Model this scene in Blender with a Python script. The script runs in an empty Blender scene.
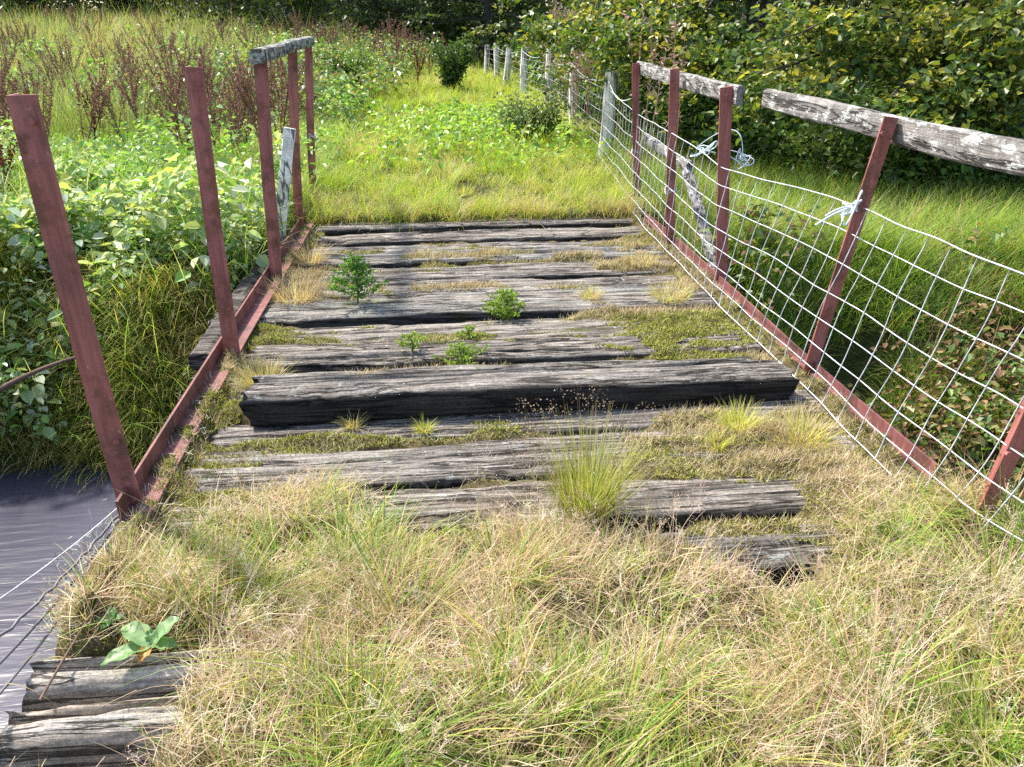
import bpy, math, random
import numpy as np
from mathutils import Vector, Matrix, noise as mnoise

random.seed(7)
RNG = np.random.default_rng(7)
scene = bpy.context.scene
COLL = scene.collection
PI = math.pi

# ------------------------------------------------------------------ camera
CAM_H, PITCH, YAW, FPX = 1.6, math.radians(25.0), math.radians(5.8), 773.0
cam_d = bpy.data.cameras.new('camera')
cam = bpy.data.objects.new('camera', cam_d)
COLL.objects.link(cam)
cam.location = (0, 0, CAM_H)
cam.rotation_euler = (PI / 2 - PITCH, 0, -YAW)
cam_d.sensor_width = 36.0
cam_d.lens = FPX / 1024 * 36.0
cam_d.clip_start = 0.05
cam_d.clip_end = 2000
scene.camera = cam
_cp, _sp, _cy, _sy = math.cos(PITCH), math.sin(PITCH), math.cos(YAW), math.sin(YAW)


def ray(px, py):
    a, b = (px - 512) / FPX, (383.5 - py) / FPX
    f = _cp + b * _sp
    u = -_sp + b * _cp
    return np.array([a * _cy + f * _sy, -a * _sy + f * _cy, u])


def at_z(px, py, z=0.0):
    d = ray(px, py)
    t = (z - CAM_H) / d[2]
    return np.array([0, 0, CAM_H]) + d * t


def at_y(px, py, Y):
    d = ray(px, py)
    return np.array([0, 0, CAM_H]) + d * (Y / d[1])


def at_x(px, py, X):
    d = ray(px, py)
    return np.array([0, 0, CAM_H]) + d * (X / d[0])


# ------------------------------------------------------------------ noise
def _hash(xi, yi, seed):
    h = (xi.astype(np.int64) * 374761393 + yi.astype(np.int64) * 668265263 + seed * 974634777) & 0xFFFFFFFF
    h = ((h ^ (h >> 13)) * 1274126177) & 0xFFFFFFFF
    h = h ^ (h >> 16)
    return (h & 0xFFFF) / 65535.0


def vnoise(x, y, seed=0):
    x = np.asarray(x, float); y = np.asarray(y, float)
    xi, yi = np.floor(x), np.floor(y)
    fx, fy = x - xi, y - yi
    fx = fx * fx * (3 - 2 * fx); fy = fy * fy * (3 - 2 * fy)
    a = _hash(xi, yi, seed); b = _hash(xi + 1, yi, seed)
    c = _hash(xi, yi + 1, seed); d = _hash(xi + 1, yi + 1, seed)
    return (a * (1 - fx) + b * fx) * (1 - fy) + (c * (1 - fx) + d * fx) * fy


def fbm(x, y, seed=0, octv=4):
    s, a, t = 0, 0.5, 0
    for k in range(octv):
        s = s + a * vnoise(np.asarray(x) * 2 ** k, np.asarray(y) * 2 ** k, seed + k * 17)
        t += a; a *= 0.5
    return s / t


def sstep(a, b, x):
    t = np.clip((np.asarray(x, float) - a) / (b - a), 0, 1)
    return t * t * (3 - 2 * t)


# ------------------------------------------------------------------ terrain
def stream_y(x):
    return 3.05 + 0.10 * np.sin(np.asarray(x) * 0.7 + 0.5) + np.clip(-(np.asarray(x) + 6), 0, 50) * 0.12


def H(x, y):
    x = np.asarray(x, float); y = np.asarray(y, float)
    s = np.abs(y - stream_y(x)) + (fbm(x * 1.7, y * 0.6, 12, 3) - .5) * .45
    ch = sstep(1.15, 2.55, s)
    und = (sstep(-0.2, -2.5, x) + sstep(2.0, 4.0, x))
    field = 0.05 + 0.05 * und * (fbm(x * 0.5, y * 0.5, 3) - 0.5) * 3
    field = field + np.clip(y - 13, 0, 60) * 0.040 * sstep(2.5, -3, x) - 0.15 * sstep(2.2, 4.5, x)
    field = field + 0.05 * sstep(7.2, 8.6, y) * sstep(-2, 0, x) * sstep(3, 2, x)
    bed = -1.45 + .47 * sstep(2.0, 3.6, x)
    z = bed + (field - bed) * ch
    z = z + 0.10 * (fbm(x * 1.4, y * 1.4, 9) - 0.5) * ch * (1 - 0.8 * sstep(-1.3, -0.9, x) * sstep(2.2, 1.8, x))
    under = sstep(-1.35, -1.15, x) * sstep(2.15, 1.95, x) * sstep(6.85, 6.6, y)
    return np.where(under > 0, np.minimum(z, z * (1 - under) + (-0.30) * under), z)


WATER_Z = -1.02

# ------------------------------------------------------------------ mesh builder


class MB:
    def __init__(self):
        self.v, self.c, self.f, self.n = [], [], [], 0

    def add(self, verts, faces, cols=None):
        verts = np.asarray(verts, float).reshape(-1, 3)
        if cols is None:
            cols = np.ones((len(verts), 3)) * 0.5
        cols = np.asarray(cols, float)
        if cols.ndim == 1:
            cols = np.tile(cols, (len(verts), 1))
        self.v.append(verts); self.c.append(cols)
        if not isinstance(faces, list):
            faces = [faces]
        for fa in faces:
            fa = np.asarray(fa, np.int64)
            if fa.size:
                self.f.append(fa + self.n)
        self.n += len(verts)

    def mesh(self, name, mat, smooth=False, origin=(0, 0, 0)):
        me = bpy.data.meshes.new(name)
        if self.n:
            V = np.concatenate(self.v) - np.asarray(origin, float)
            me.vertices.add(len(V))
            me.vertices.foreach_set('co', V.astype(np.float32).ravel())
            loops = np.concatenate([f.ravel() for f in self.f])
            tot = np.concatenate([np.full(len(f), f.shape[1]) for f in self.f])
            start = np.concatenate([[0], np.cumsum(tot)[:-1]])
            me.loops.add(len(loops))
            me.loops.foreach_set('vertex_index', loops.astype(np.int32))
            me.polygons.add(len(tot))
            me.polygons.foreach_set('loop_start', start.astype(np.int32))
            me.polygons.foreach_set('loop_total', tot.astype(np.int32))
            me.polygons.foreach_set('use_smooth', np.full(len(tot), bool(smooth)))
            ca = me.color_attributes.new('Col', 'FLOAT_COLOR', 'POINT')
            C = np.concatenate(self.c)
            C = np.clip(np.concatenate([C, np.ones((len(C), 1))], 1), 0, 1)
            ca.data.foreach_set('color', C.astype(np.float32).ravel())
            me.update(calc_edges=True)
            me.validate()
        me.materials.append(mat)
        return me

    def build(self, name, mat, parent=None, smooth=False, origin=None):
        org = (0, 0, 0) if origin is None else origin
        me = self.mesh(name, mat, smooth, org)
        o = bpy.data.objects.new(name, me)
        COLL.objects.link(o)
        if parent is not None:
            o.parent = parent
            base = np.array(parent.location)
            if parent.parent is not None:
                base = np.zeros(3)
            if origin is None:
                # geometry was given in world coordinates
                o.location = tuple(-np.array(world_loc(parent)))
            else:
                o.location = tuple(np.asarray(origin, float) - world_loc(parent))
        else:
            o.location = tuple(org)
        return o


def world_loc(o):
    p = np.zeros(3)
    while o is not None:
        p = p + np.array(o.location)
        o = o.parent
    return p


def tag(o, label=None, cat=None, group=None, kind=None):
    if label: o['label'] = label
    if cat: o['category'] = cat
    if group: o['group'] = group
    if kind: o['kind'] = kind
    return o


def empty(name, loc):
    o = bpy.data.objects.new(name, None)
    o.empty_display_size = 0.1
    COLL.objects.link(o)
    o.location = tuple(loc)
    return o


def copy_tree(o, parent=None):
    c = o.copy()
    COLL.objects.link(c)
    if parent is not None:
        c.parent = parent
    for ch in list(o.children):
        copy_tree(ch, c)
    return c


# ---- primitive generators into an MB
def tube(mb, pts, rad, sides=6, col=(.5, .5, .5), cap=True):
    pts = np.asarray(pts, float); n = len(pts)
    rad = np.full(n, rad) if np.isscalar(rad) else np.asarray(rad, float)
    tan = np.gradient(pts, axis=0)
    tan /= np.linalg.norm(tan, axis=1, keepdims=True) + 1e-9
    ref = np.array([0.0, 0.0, 1.0]) if abs(tan[:, 2]).mean() < 0.8 else np.array([1.0, 0.2, 0.0])
    a = np.cross(tan, ref); a /= np.linalg.norm(a, axis=1, keepdims=True) + 1e-9
    b = np.cross(tan, a)
    ang = np.linspace(0, 2 * PI, sides, endpoint=False)
    ring = (pts[:, None, :] + rad[:, None, None] * (np.cos(ang)[None, :, None] * a[:, None, :] + np.sin(ang)[None, :, None] * b[:, None, :]))
    V = ring.reshape(-1, 3)
    i = np.arange(n - 1)[:, None] * sides; j = np.arange(sides)[None, :]; j2 = (j + 1) % sides
    F = np.stack([i + j, i + j2, i + sides + j2, i + sides + j], -1).reshape(-1, 4)
    fl = [F]
    if cap:
        fl.append(np.arange(sides)[None, :].copy())
        fl.append(((n - 1) * sides + np.arange(sides)[::-1])[None, :].copy())
    col = np.asarray(col, float)
    if col.ndim == 2 and len(col) == n:
        col = np.repeat(col, sides, 0)
    mb.add(V, fl, col)


def blades(mb, base, az, lean, length, width, curve, col, tip=None, segs=4, tw=0.6):
    N = len(base)
    if N == 0: return
    base = np.asarray(base, float)
    def ex(a): return np.full(N, a, float) if np.isscalar(a) else np.asarray(a, float)
    az, lean, length, width, curve = map(ex, (az, lean, length, width, curve))
    side_a = az + PI / 2 + (RNG.random(N) - 0.5) * 2 * tw
    side = np.stack([np.cos(side_a), np.sin(side_a), np.zeros(N)], 1)
    h = np.stack([np.cos(az), np.sin(az), np.zeros(N)], 1)
    p = base.copy()
    P = [p.copy()]
    for k in range(segs):
        a = lean + curve * ((k + 0.5) / segs)
        step = (length / segs)[:, None]
        p = p + step * (np.sin(a)[:, None] * h + np.cos(a)[:, None] * np.array([0, 0, 1.0]))
        P.append(p.copy())
    rows = []
    cols = []
    col = np.asarray(col, float)
    if col.ndim == 1: col = np.tile(col, (N, 1))
    tip = col if tip is None else np.asarray(tip, float)
    if tip.ndim == 1: tip = np.tile(tip, (N, 1))
    for k in range(segs + 1):
        t = k / segs
        w = (width * 0.5 * max(0.08, 1 - t ** 1.8))[:, None]
        rows += [P[k] - side * w, P[k] + side * w]
        cc = col * (1 - t ** 1.5) + tip * t ** 1.5
        cols += [cc, cc]
    V = np.stack(rows, 1).reshape(-1, 3)
    C = np.stack(cols, 1).reshape(-1, 3)
    m = 2 * (segs + 1)
    o = (np.arange(N) * m)[:, None]
    F = np.concatenate([np.stack([o[:, 0] + 2 * k, o[:, 0] + 2 * k + 1, o[:, 0] + 2 * k + 3, o[:, 0] + 2 * k + 2], 1) for k in range(segs)])
    mb.add(V, F, C)
    return P


def nrm(a):
    return a / (np.linalg.norm(a, axis=-1, keepdims=True) + 1e-9)


def leaves(mb, pos, d, n, L, W, col, fold=0.25, droop=0.15):
    """pointed leaf, folded along the midrib, 2 quads each"""
    N = len(pos)
    if N == 0: return
    def ex(a): return np.full(N, a, float) if np.isscalar(a) else np.asarray(a, float)
    L, W = ex(L)[:, None], ex(W)[:, None]
    d = nrm(d); s = nrm(np.cross(d, n)); n = np.cross(s, d)
    b = pos
    t = pos + d * L - n * L * droop
    l1 = pos + d * L * .32 - s * W * .5 + n * W * fold
    l2 = pos + d * L * .68 - s * W * .42 + n * (W * fold - L * droop * .5)
    r1 = pos + d * L * .32 + s * W * .5 + n * W * fold
    r2 = pos + d * L * .68 + s * W * .42 + n * (W * fold - L * droop * .5)
    V = np.stack([b, l1, l2, t, r2, r1], 1).reshape(-1, 3)
    o = np.arange(N) * 6
    F = np.concatenate([np.stack([o, o + 3, o + 2, o + 1], 1), np.stack([o, o + 5, o + 4, o + 3], 1)])
    col = np.asarray(col, float)
    if col.ndim == 1: col = np.tile(col, (N, 1))
    mb.add(V, F, np.repeat(col, 6, 0))


def rand_dirs(N, up=0.0):
    v = RNG.normal(size=(N, 3)); v[:, 2] += up
    return nrm(v)


def pick(pal, N, wts=None, jit=0.15):
    pal = np.asarray(pal, float)
    i = RNG.choice(len(pal), N, p=None if wts is None else np.asarray(wts) / np.sum(wts))
    return pal[i] * (1 + (RNG.random((N, 1)) - .5) * 2 * jit) * (1 + (RNG.random((N, 3)) - .5) * jit)


# ------------------------------------------------------------------ materials
def new_mat(name):
    m = bpy.data.materials.new(name); m.use_nodes = True
    nt = m.node_tree; nt.nodes.clear()
    out = nt.nodes.new('ShaderNodeOutputMaterial')
    return m, nt, out


def N_(nt, typ, **kw):
    n = nt.nodes.new(typ)
    for k, v in kw.items():
        setattr(n, k, v)
    return n


def ramp(nt, src, stops):
    r = N_(nt, 'ShaderNodeValToRGB')
    e = r.color_ramp.elements
    while len(e) < len(stops): e.new(0.5)
    for k, (p, c) in enumerate(stops):
        e[k].position = p
        e[k].color = (*c, 1) if len(c) == 3 else c
    nt.links.new(src, r.inputs[0])
    return r.outputs[0]


def noise_tex(nt, scale, detail=5, rough=.6, mapscale=None, coord='Object', distort=0.0):
    tc = N_(nt, 'ShaderNodeTexCoord')
    src = tc.outputs[coord]
    oi = N_(nt, 'ShaderNodeObjectInfo')
    add = N_(nt, 'ShaderNodeVectorMath', operation='ADD')
    sc = N_(nt, 'ShaderNodeVectorMath', operation='SCALE'); sc.inputs['Scale'].default_value = 37.0
    cmb = N_(nt, 'ShaderNodeCombineXYZ')
    for k in range(3): nt.links.new(oi.outputs['Random'], cmb.inputs[k])
    nt.links.new(cmb.outputs[0], sc.inputs[0])
    nt.links.new(src, add.inputs[0]); nt.links.new(sc.outputs[0], add.inputs[1])
    mp = N_(nt, 'ShaderNodeMapping')
    nt.links.new(add.outputs[0], mp.inputs[0])
    mp.inputs['Scale'].default_value = mapscale or (1, 1, 1)
    t = N_(nt, 'ShaderNodeTexNoise')
    t.inputs['Scale'].default_value = scale; t.inputs['Detail'].default_value = detail
    t.inputs['Roughness'].default_value = rough; t.inputs['Distortion'].default_value = distort
    nt.links.new(mp.outputs[0], t.inputs['Vector'])
    return t.outputs['Fac']


def mixc(nt, fac, a, b, blend='MIX'):
    m = N_(nt, 'ShaderNodeMix', data_type='RGBA', blend_type=blend)
    for sock, val in ((m.inputs[0], fac), (m.inputs[6], a), (m.inputs[7], b)):
        if hasattr(val, 'links') or isinstance(val, bpy.types.NodeSocket): nt.links.new(val, sock)
        elif isinstance(val, (int, float)): sock.default_value = val
        else: sock.default_value = (*val, 1)
    return m.outputs[2]


def bump(nt, height, strength=.5, dist=.01):
    b = N_(nt, 'ShaderNodeBump')
    b.inputs['Strength'].default_value = strength; b.inputs['Distance'].default_value = dist
    nt.links.new(height, b.inputs['Height'])
    return b.outputs[0]


def foliage_mat(name, trans=0.35, rough=0.5, spec=0.4, ttint=(1.25, 1.2, .55)):
    m, nt, out = new_mat(name)
    at = N_(nt, 'ShaderNodeAttribute', attribute_name='Col')
    p = N_(nt, 'ShaderNodeBsdfPrincipled')
    p.inputs['Roughness'].default_value = rough
    p.inputs['Specular IOR Level'].default_value = spec
    nt.links.new(at.outputs['Color'], p.inputs['Base Color'])
    tr = N_(nt, 'ShaderNodeBsdfTranslucent')
    tc = mixc(nt, 1.0, at.outputs['Color'], ttint, 'MULTIPLY')
    nt.links.new(tc, tr.inputs[0])
    mx = N_(nt, 'ShaderNodeMixShader'); mx.inputs[0].default_value = trans
    nt.links.new(p.outputs[0], mx.inputs[1]); nt.links.new(tr.outputs[0], mx.inputs[2])
    nt.links.new(mx.outputs[0], out.inputs[0])
    return m


def wood_mat(name, stops, grain=(1.5, 40, 40), lichen=None, moss=0.0, col_mix=False, rough=.85):
    m, nt, out = new_mat(name)
    p = N_(nt, 'ShaderNodeBsdfPrincipled'); p.inputs['Roughness'].default_value = rough
    p.inputs['Specular IOR Level'].default_value = .25
    g = noise_tex(nt, 1.0, 10, .72, grain, distort=.3)
    g2 = noise_tex(nt, 4.0, 8, .7, (1, 2, 2))
    ck = noise_tex(nt, 1.0, 5, .6, tuple(q * (.22 if q > 5 else .5) for q in grain), distort=.6)
    fl = noise_tex(nt, 70.0, 4, .7)
    c = ramp(nt, g, stops)
    c = mixc(nt, .75, c, ramp(nt, g2, [(.3, (.40, .38, .36)), (.7, (1.35, 1.3, 1.25))]), 'MULTIPLY')
    c = mixc(nt, .6, c, ramp(nt, fl, [(.35, (.45, .44, .43)), (.65, (1.3, 1.3, 1.3))]), 'MULTIPLY')
    crack = ramp(nt, ck, [(.47, (1, 1, 1)), (.492, (.12, .11, .1)), (.508, (.12, .11, .1)), (.53, (1, 1, 1))])
    c = mixc(nt, .9, c, crack, 'MULTIPLY')
    if moss:
        mk = noise_tex(nt, 2.2, 7, .7, (1, 2.2, 2.2))
        c = mixc(nt, ramp(nt, mk, [(1 - moss - .04, (0, 0, 0)), (1 - moss + .06, (1, 1, 1))]), c, (.10, .115, .025))
    if lichen:
        lk = noise_tex(nt, lichen[0], 8, .72, lichen[3] if len(lichen) > 3 else (1, 1, 1))
        c = mixc(nt, ramp(nt, lk, [(lichen[1], (0, 0, 0)), (lichen[1] + .07, (1, 1, 1))]), c, lichen[2])
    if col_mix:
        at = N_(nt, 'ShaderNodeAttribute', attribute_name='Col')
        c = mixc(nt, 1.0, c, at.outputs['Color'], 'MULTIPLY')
    nt.links.new(c, p.inputs['Base Color'])
    hm = N_(nt, 'ShaderNodeMath', operation='MULTIPLY_ADD'); hm.inputs[1].default_value = .6
    nt.links.new(crack, hm.inputs[0]); nt.links.new(g, hm.inputs[2])
    nt.links.new(bump(nt, hm.outputs[0], 1.0, .016), p.inputs['Normal'])
    nt.links.new(p.outputs[0], out.inputs[0])
    return m


def paint_mat(name, base, rust, lich):
    m, nt, out = new_mat(name)
    p = N_(nt, 'ShaderNodeBsdfPrincipled'); p.inputs['Roughness'].default_value = .62
    p.inputs['Specular IOR Level'].default_value = .35
    streak = noise_tex(nt, 1.0, 6, .65, (45, 45, 2.5))
    blot = noise_tex(nt, 7.0, 7, .65)
    sp = noise_tex(nt, 55.0, 3, .6)
    c = ramp(nt, streak, [(.25, tuple(x * .5 for x in base)), (.45, base), (.6, tuple(min(1, x * 1.2 + .01) for x in base)), (.75, tuple(min(1, x * 1.5 + .03) for x in base))])
    c = mixc(nt, ramp(nt, blot, [(.50, (0, 0, 0)), (.60, (.9, .9, .9))]), c, rust)
    grime = noise_tex(nt, 3.5, 6, .7)
    c = mixc(nt, ramp(nt, grime, [(.5, (0, 0, 0)), (.72, (.7, .7, .7))]), c, (.06, .04, .035))
    c = mixc(nt, ramp(nt, sp, [(.66, (0, 0, 0)), (.72, (.6, .6, .6))]), c, lich)
    nt.links.new(c, p.inputs['Base Color'])
    nt.links.new(bump(nt, blot, .35, .004), p.inputs['Normal'])
    nt.links.new(p.outputs[0], out.inputs[0])
    return m


def plain_mat(name, col, rough=.6, metal=0.0, var=.3, scale=12):
    m, nt, out = new_mat(name)
    p = N_(nt, 'ShaderNodeBsdfPrincipled'); p.inputs['Roughness'].default_value = rough
    p.inputs['Metallic'].default_value = metal
    g = noise_tex(nt, scale, 5, .6)
    c = ramp(nt, g, [(.3, tuple(x * (1 - var) for x in col)), (.7, tuple(min(1, x * (1 + var)) for x in col))])
    nt.links.new(c, p.inputs['Base Color'])
    nt.links.new(p.outputs[0], out.inputs[0])
    return m


M_GRASS = foliage_mat('grass_blades', .38, .55, .3)
M_LEAF = foliage_mat('leaf', .42, .42, .5)
M_DRY = foliage_mat('dry_stalk', .15, .8, .1, (1.05, 1, .9))
M_MOSS = foliage_mat('moss', .2, .8, .1, (1.1, 1.1, .7))
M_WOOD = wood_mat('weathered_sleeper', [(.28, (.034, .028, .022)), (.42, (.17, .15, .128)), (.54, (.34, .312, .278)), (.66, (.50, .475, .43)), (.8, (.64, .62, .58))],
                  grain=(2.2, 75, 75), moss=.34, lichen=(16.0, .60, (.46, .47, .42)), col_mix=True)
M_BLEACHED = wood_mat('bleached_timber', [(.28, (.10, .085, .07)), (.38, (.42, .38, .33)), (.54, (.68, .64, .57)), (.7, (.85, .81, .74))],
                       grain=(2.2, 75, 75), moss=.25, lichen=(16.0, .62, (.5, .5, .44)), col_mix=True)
M_RAILWOOD = wood_mat('lichened_board', [(.3, (.10, .095, .088)), (.5, (.27, .255, .24)), (.75, (.42, .40, .38))],
                      grain=(50, 1.8, 50), lichen=(24.0, .53, (.56, .57, .54), (1, .4, 1)))
M_LEFTRAIL = wood_mat('mossy_rail_wood', [(.3, (.06, .055, .045)), (.5, (.20, .185, .16)), (.75, (.36, .34, .30))],
                      grain=(50, 1.8, 50), lichen=(15.0, .50, (.52, .54, .48)), moss=.28)
M_WHITEWOOD = wood_mat('white_painted_wood', [(.2, (.45, .44, .42)), (.36, (.90, .90, .90)), (.7, (.98, .98, .98))], grain=(24, 24, 1.6))  # near-white base, brightened to look sunlit on the board's shaded face
M_FENCEPOST = wood_mat('bleached_fence_post', [(.22, (.62, .59, .53)), (.42, (.88, .86, .80)), (.75, (.97, .95, .90))], grain=(20, 20, 1.5),  # grain tones lifted to offset shade on the camera side
                       lichen=(8, .62, (.45, .50, .42)))
M_RED = paint_mat('red_oxide_paint', (.30, .100, .085), (.22, .075, .05), (.45, .30, .28))
M_REDDULL = paint_mat('darkened_red_oxide_paint', (.19, .068, .060), (.13, .05, .035), (.32, .25, .22))  # same red darkened, tones down the direct sun on the angle irons
M_WIRE = plain_mat('galvanised_wire', (.56, .57, .59), .5, .2, .4, 25)
M_RUSTWIRE = plain_mat('dull_wire', (.15, .14, .15), .55, .3, .35)
M_TWINE = plain_mat('twine', (.62, .72, .78), .8, 0, .2)
M_BARK = plain_mat('bark', (.055, .045, .036), .9, 0, .5, 9)
M_LITTER = None

# ground material
m, nt, out = new_mat('soil_and_turf')
p = N_(nt, 'ShaderNodeBsdfPrincipled'); p.inputs['Roughness'].default_value = .95; p.inputs['Specular IOR Level'].default_value = .1
g1 = noise_tex(nt, .9, 8, .65); g2 = noise_tex(nt, 14, 6, .7)
c = ramp(nt, g1, [(.3, (.035, .045, .014)), (.5, (.06, .068, .022)), (.7, (.085, .070, .035))])
c = mixc(nt, .7, c, ramp(nt, g2, [(.3, (.35, .35, .35)), (.7, (1.3, 1.3, 1.2))]), 'MULTIPLY')
nt.links.new(c, p.inputs['Base Color']); nt.links.new(bump(nt, g2, .8, .05), p.inputs['Normal']); nt.links.new(p.outputs[0], out.inputs[0])
M_GROUND = m

m, nt, out = new_mat('moss_and_litter')
p = N_(nt, 'ShaderNodeBsdfPrincipled'); p.inputs['Roughness'].default_value = .95; p.inputs['Specular IOR Level'].default_value = .1
g1 = noise_tex(nt, 5, 8, .7); g2 = noise_tex(nt, 60, 5, .7)
c = ramp(nt, g1, [(.3, (.03, .026, .018)), (.42, (.09, .08, .03)), (.52, (.17, .14, .08)), (.6, (.13, .13, .04)), (.72, (.22, .19, .15))])
c = mixc(nt, .8, c, ramp(nt, g2, [(.3, (.35, .33, .3)), (.7, (1.4, 1.35, 1.3))]), 'MULTIPLY')
nt.links.new(c, p.inputs['Base Color']); nt.links.new(bump(nt, g2, 1, .015), p.inputs['Normal']); nt.links.new(p.outputs[0], out.inputs[0])
M_LITTER = m

m, nt, out = new_mat('stream_water')
p = N_(nt, 'ShaderNodeBsdfPrincipled'); p.inputs['Roughness'].default_value = .24; p.inputs['IOR'].default_value = 1.33
wv = noise_tex(nt, 1.0, 4, .55, (1.1, 5.0, 1), distort=.8); wv2 = noise_tex(nt, 1.0, 3, .5, (2.0, 14.0, 1), distort=.4)
c = ramp(nt, noise_tex(nt, .9, 3, .5), [(.3, (.050, .048, .066)), (.7, (.082, .080, .108))])
nt.links.new(c, p.inputs['Base Color'])
ad = N_(nt, 'ShaderNodeMath', operation='ADD'); nt.links.new(wv, ad.inputs[0]); nt.links.new(wv2, ad.inputs[1])
nt.links.new(bump(nt, ad.outputs[0], .14, .05), p.inputs['Normal']); nt.links.new(p.outputs[0], out.inputs[0])
M_WATER = m

# ------------------------------------------------------------------ ground + water
def axis(lo, hi, c0, c1, fine, grow):
    a = list(np.arange(c0, c1 + 1e-6, fine))
    s = fine
    while a[-1] < hi: s *= grow; a.append(a[-1] + s)
    s = fine; b = [c0]
    while b[-1] > lo: s *= grow; b.append(b[-1] - s)
    return np.array(b[:0:-1] + a)

gx = axis(-400, 400, -6, 8, .12, 1.12); gy = axis(-200, 600, 0, 12, .12, 1.12)
X, Y = np.meshgrid(gx, gy)
mb = MB()
nx, ny = len(gx), len(gy)
ii = (np.arange(ny - 1)[:, None] * nx + np.arange(nx - 1)[None, :]).ravel()
mb.add(np.stack([X, Y, H(X, Y)], -1).reshape(-1, 3), np.stack([ii, ii + 1, ii + nx + 1, ii + nx], 1))
tag(mb.build('ground', M_GROUND, smooth=True), kind='structure')
wx = np.linspace(-60, 60, 121); wo = np.linspace(-2.6, 2.6, 9)
X, O = np.meshgrid(wx, wo)
mb = MB(); nx, ny = 121, 9
ii = (np.arange(ny - 1)[:, None] * nx + np.arange(nx - 1)[None, :]).ravel()
mb.add(np.stack([X, stream_y(X) + O, np.full_like(X, WATER_Z)], -1).reshape(-1, 3), np.stack([ii, ii + 1, ii + nx + 1, ii + nx], 1))
tag(mb.build('stream_water', M_WATER, smooth=True), kind='structure')

# ------------------------------------------------------------------ sleepers
def sleeper_mb(x0, x1, y0, y1, zt, th, seed, skew=0.0, split=None, sidecol=.22, chipk=1.0):
    nx = 130
    w = y1 - y0
    # ring around the section: top 26, front 9, bottom 6, back 9
    top = np.stack([np.linspace(w / 2, -w / 2, 26), np.full(26, 0.0)], 1)
    fr = np.stack([np.full(9, -w / 2), np.linspace(0, -th, 11)[1:-1]], 1)
    bo = np.stack([np.linspace(-w / 2, w / 2, 6), np.full(6, -th)], 1)
    bk = np.stack([np.full(9, w / 2), np.linspace(-th, 0, 11)[1:-1]], 1)
    ring = np.concatenate([top, fr, bo, bk]); m_ = len(ring)
    istop = np.zeros(m_); istop[:26] = 1
    xs = np.linspace(x0, x1, nx)
    Xg = np.repeat(xs[:, None], m_, 1); Yg = np.repeat(ring[None, :, 0], nx, 0).copy(); Zg = np.repeat(ring[None, :, 1], nx, 0).copy()
    s = np.arange(m_)[None, :] * (w / 26)
    # rounded, chipped corners
    for cy_, cz_ in ((-w / 2, 0), (w / 2, 0)):
        dist = np.sqrt((Yg - cy_) ** 2 + (Zg - cz_) ** 2)
        chip = 0.018 * chipk + 0.05 * chipk * np.clip(fbm(Xg * 2.3, Xg * 0 + cy_ * 40, seed + 5) - .45, 0, 1) * 2.2
        k = np.clip(1 - dist / (chip * 2.2), 0, 1) ** 1.5
        Yg -= k * chip * .55 * np.sign(cy_)
        Zg -= k * chip * .75
    groove = (fbm(Xg * 1.6, s * 34, seed, 3) - .5) * .022 + (fbm(Xg * 6, s * 60, seed + 40, 3) - .5) * .010
    on_top = istop[None, :]
    Zg += groove * on_top
    Yg += groove * (1 - on_top) * np.sign(Yg)
    # long cracks
    for k in range(4):
        yc = (-.4 + .8 * vnoise(np.array([seed * 1.7 + k * 9.1]), np.array([.3]), 3)[0]) * w + (fbm(xs * .9, xs * 0 + k, seed + k * 3, 3) - .5) * .05
        on = sstep(.45, .6, fbm(xs * .8, xs * 0 + k * 5, seed + 99, 2))
        Zg -= (np.exp(-((Yg - yc[:, None]) / .007) ** 2) * .022 * on[:, None]) * on_top
    if split is not None:
        yc = split * w + (fbm(xs * 1.5, xs * 0, seed + 71, 3) - .5) * .05
        Zg -= np.exp(-((Yg - yc[:, None]) / .012) ** 2) * .06 * on_top
    sag = (fbm(xs * .5, xs * 0, seed + 13, 2) - .5) * .03
    Zg += sag[:, None]
    # ragged ends
    endn = (fbm(s * 20, s * 0, seed + 31, 3) - .5) * .10
    e0 = np.exp(-((Xg - x0) / .06) ** 2); e1 = np.exp(-((Xg - x1) / .06) ** 2)
    Xg = Xg + e0 * endn - e1 * endn
    ymid = (y0 + y1) / 2 + skew * (Xg - (x0 + x1) / 2)
    V = np.stack([Xg, Yg + ymid, Zg + zt], -1).reshape(-1, 3)
    # dark on the flanks, pale on the top face (noisy edge)
    face_tone = np.clip(on_top + sstep(.03, .0, -ring[None, :, 1]) * .5 * (fbm(Xg * 4, s * 9, seed + 3) > .5), sidecol, 1)
    face_tone = face_tone * (0.75 + .5 * fbm(Xg * 1.2, s * 8, seed + 8))
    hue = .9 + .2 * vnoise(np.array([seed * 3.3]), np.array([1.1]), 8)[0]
    C = np.stack([face_tone * hue, face_tone, face_tone * (2 - hue)], -1).reshape(-1, 3)
    i = np.arange(nx - 1)[:, None] * m_; j = np.arange(m_)[None, :]; j2 = (j + 1) % m_
    F = np.stack([i + j, i + j2, i + m_ + j2, i + m_ + j], -1).reshape(-1, 4)
    mb = MB()
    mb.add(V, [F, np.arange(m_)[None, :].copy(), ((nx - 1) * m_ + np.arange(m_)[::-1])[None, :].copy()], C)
    return mb

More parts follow.
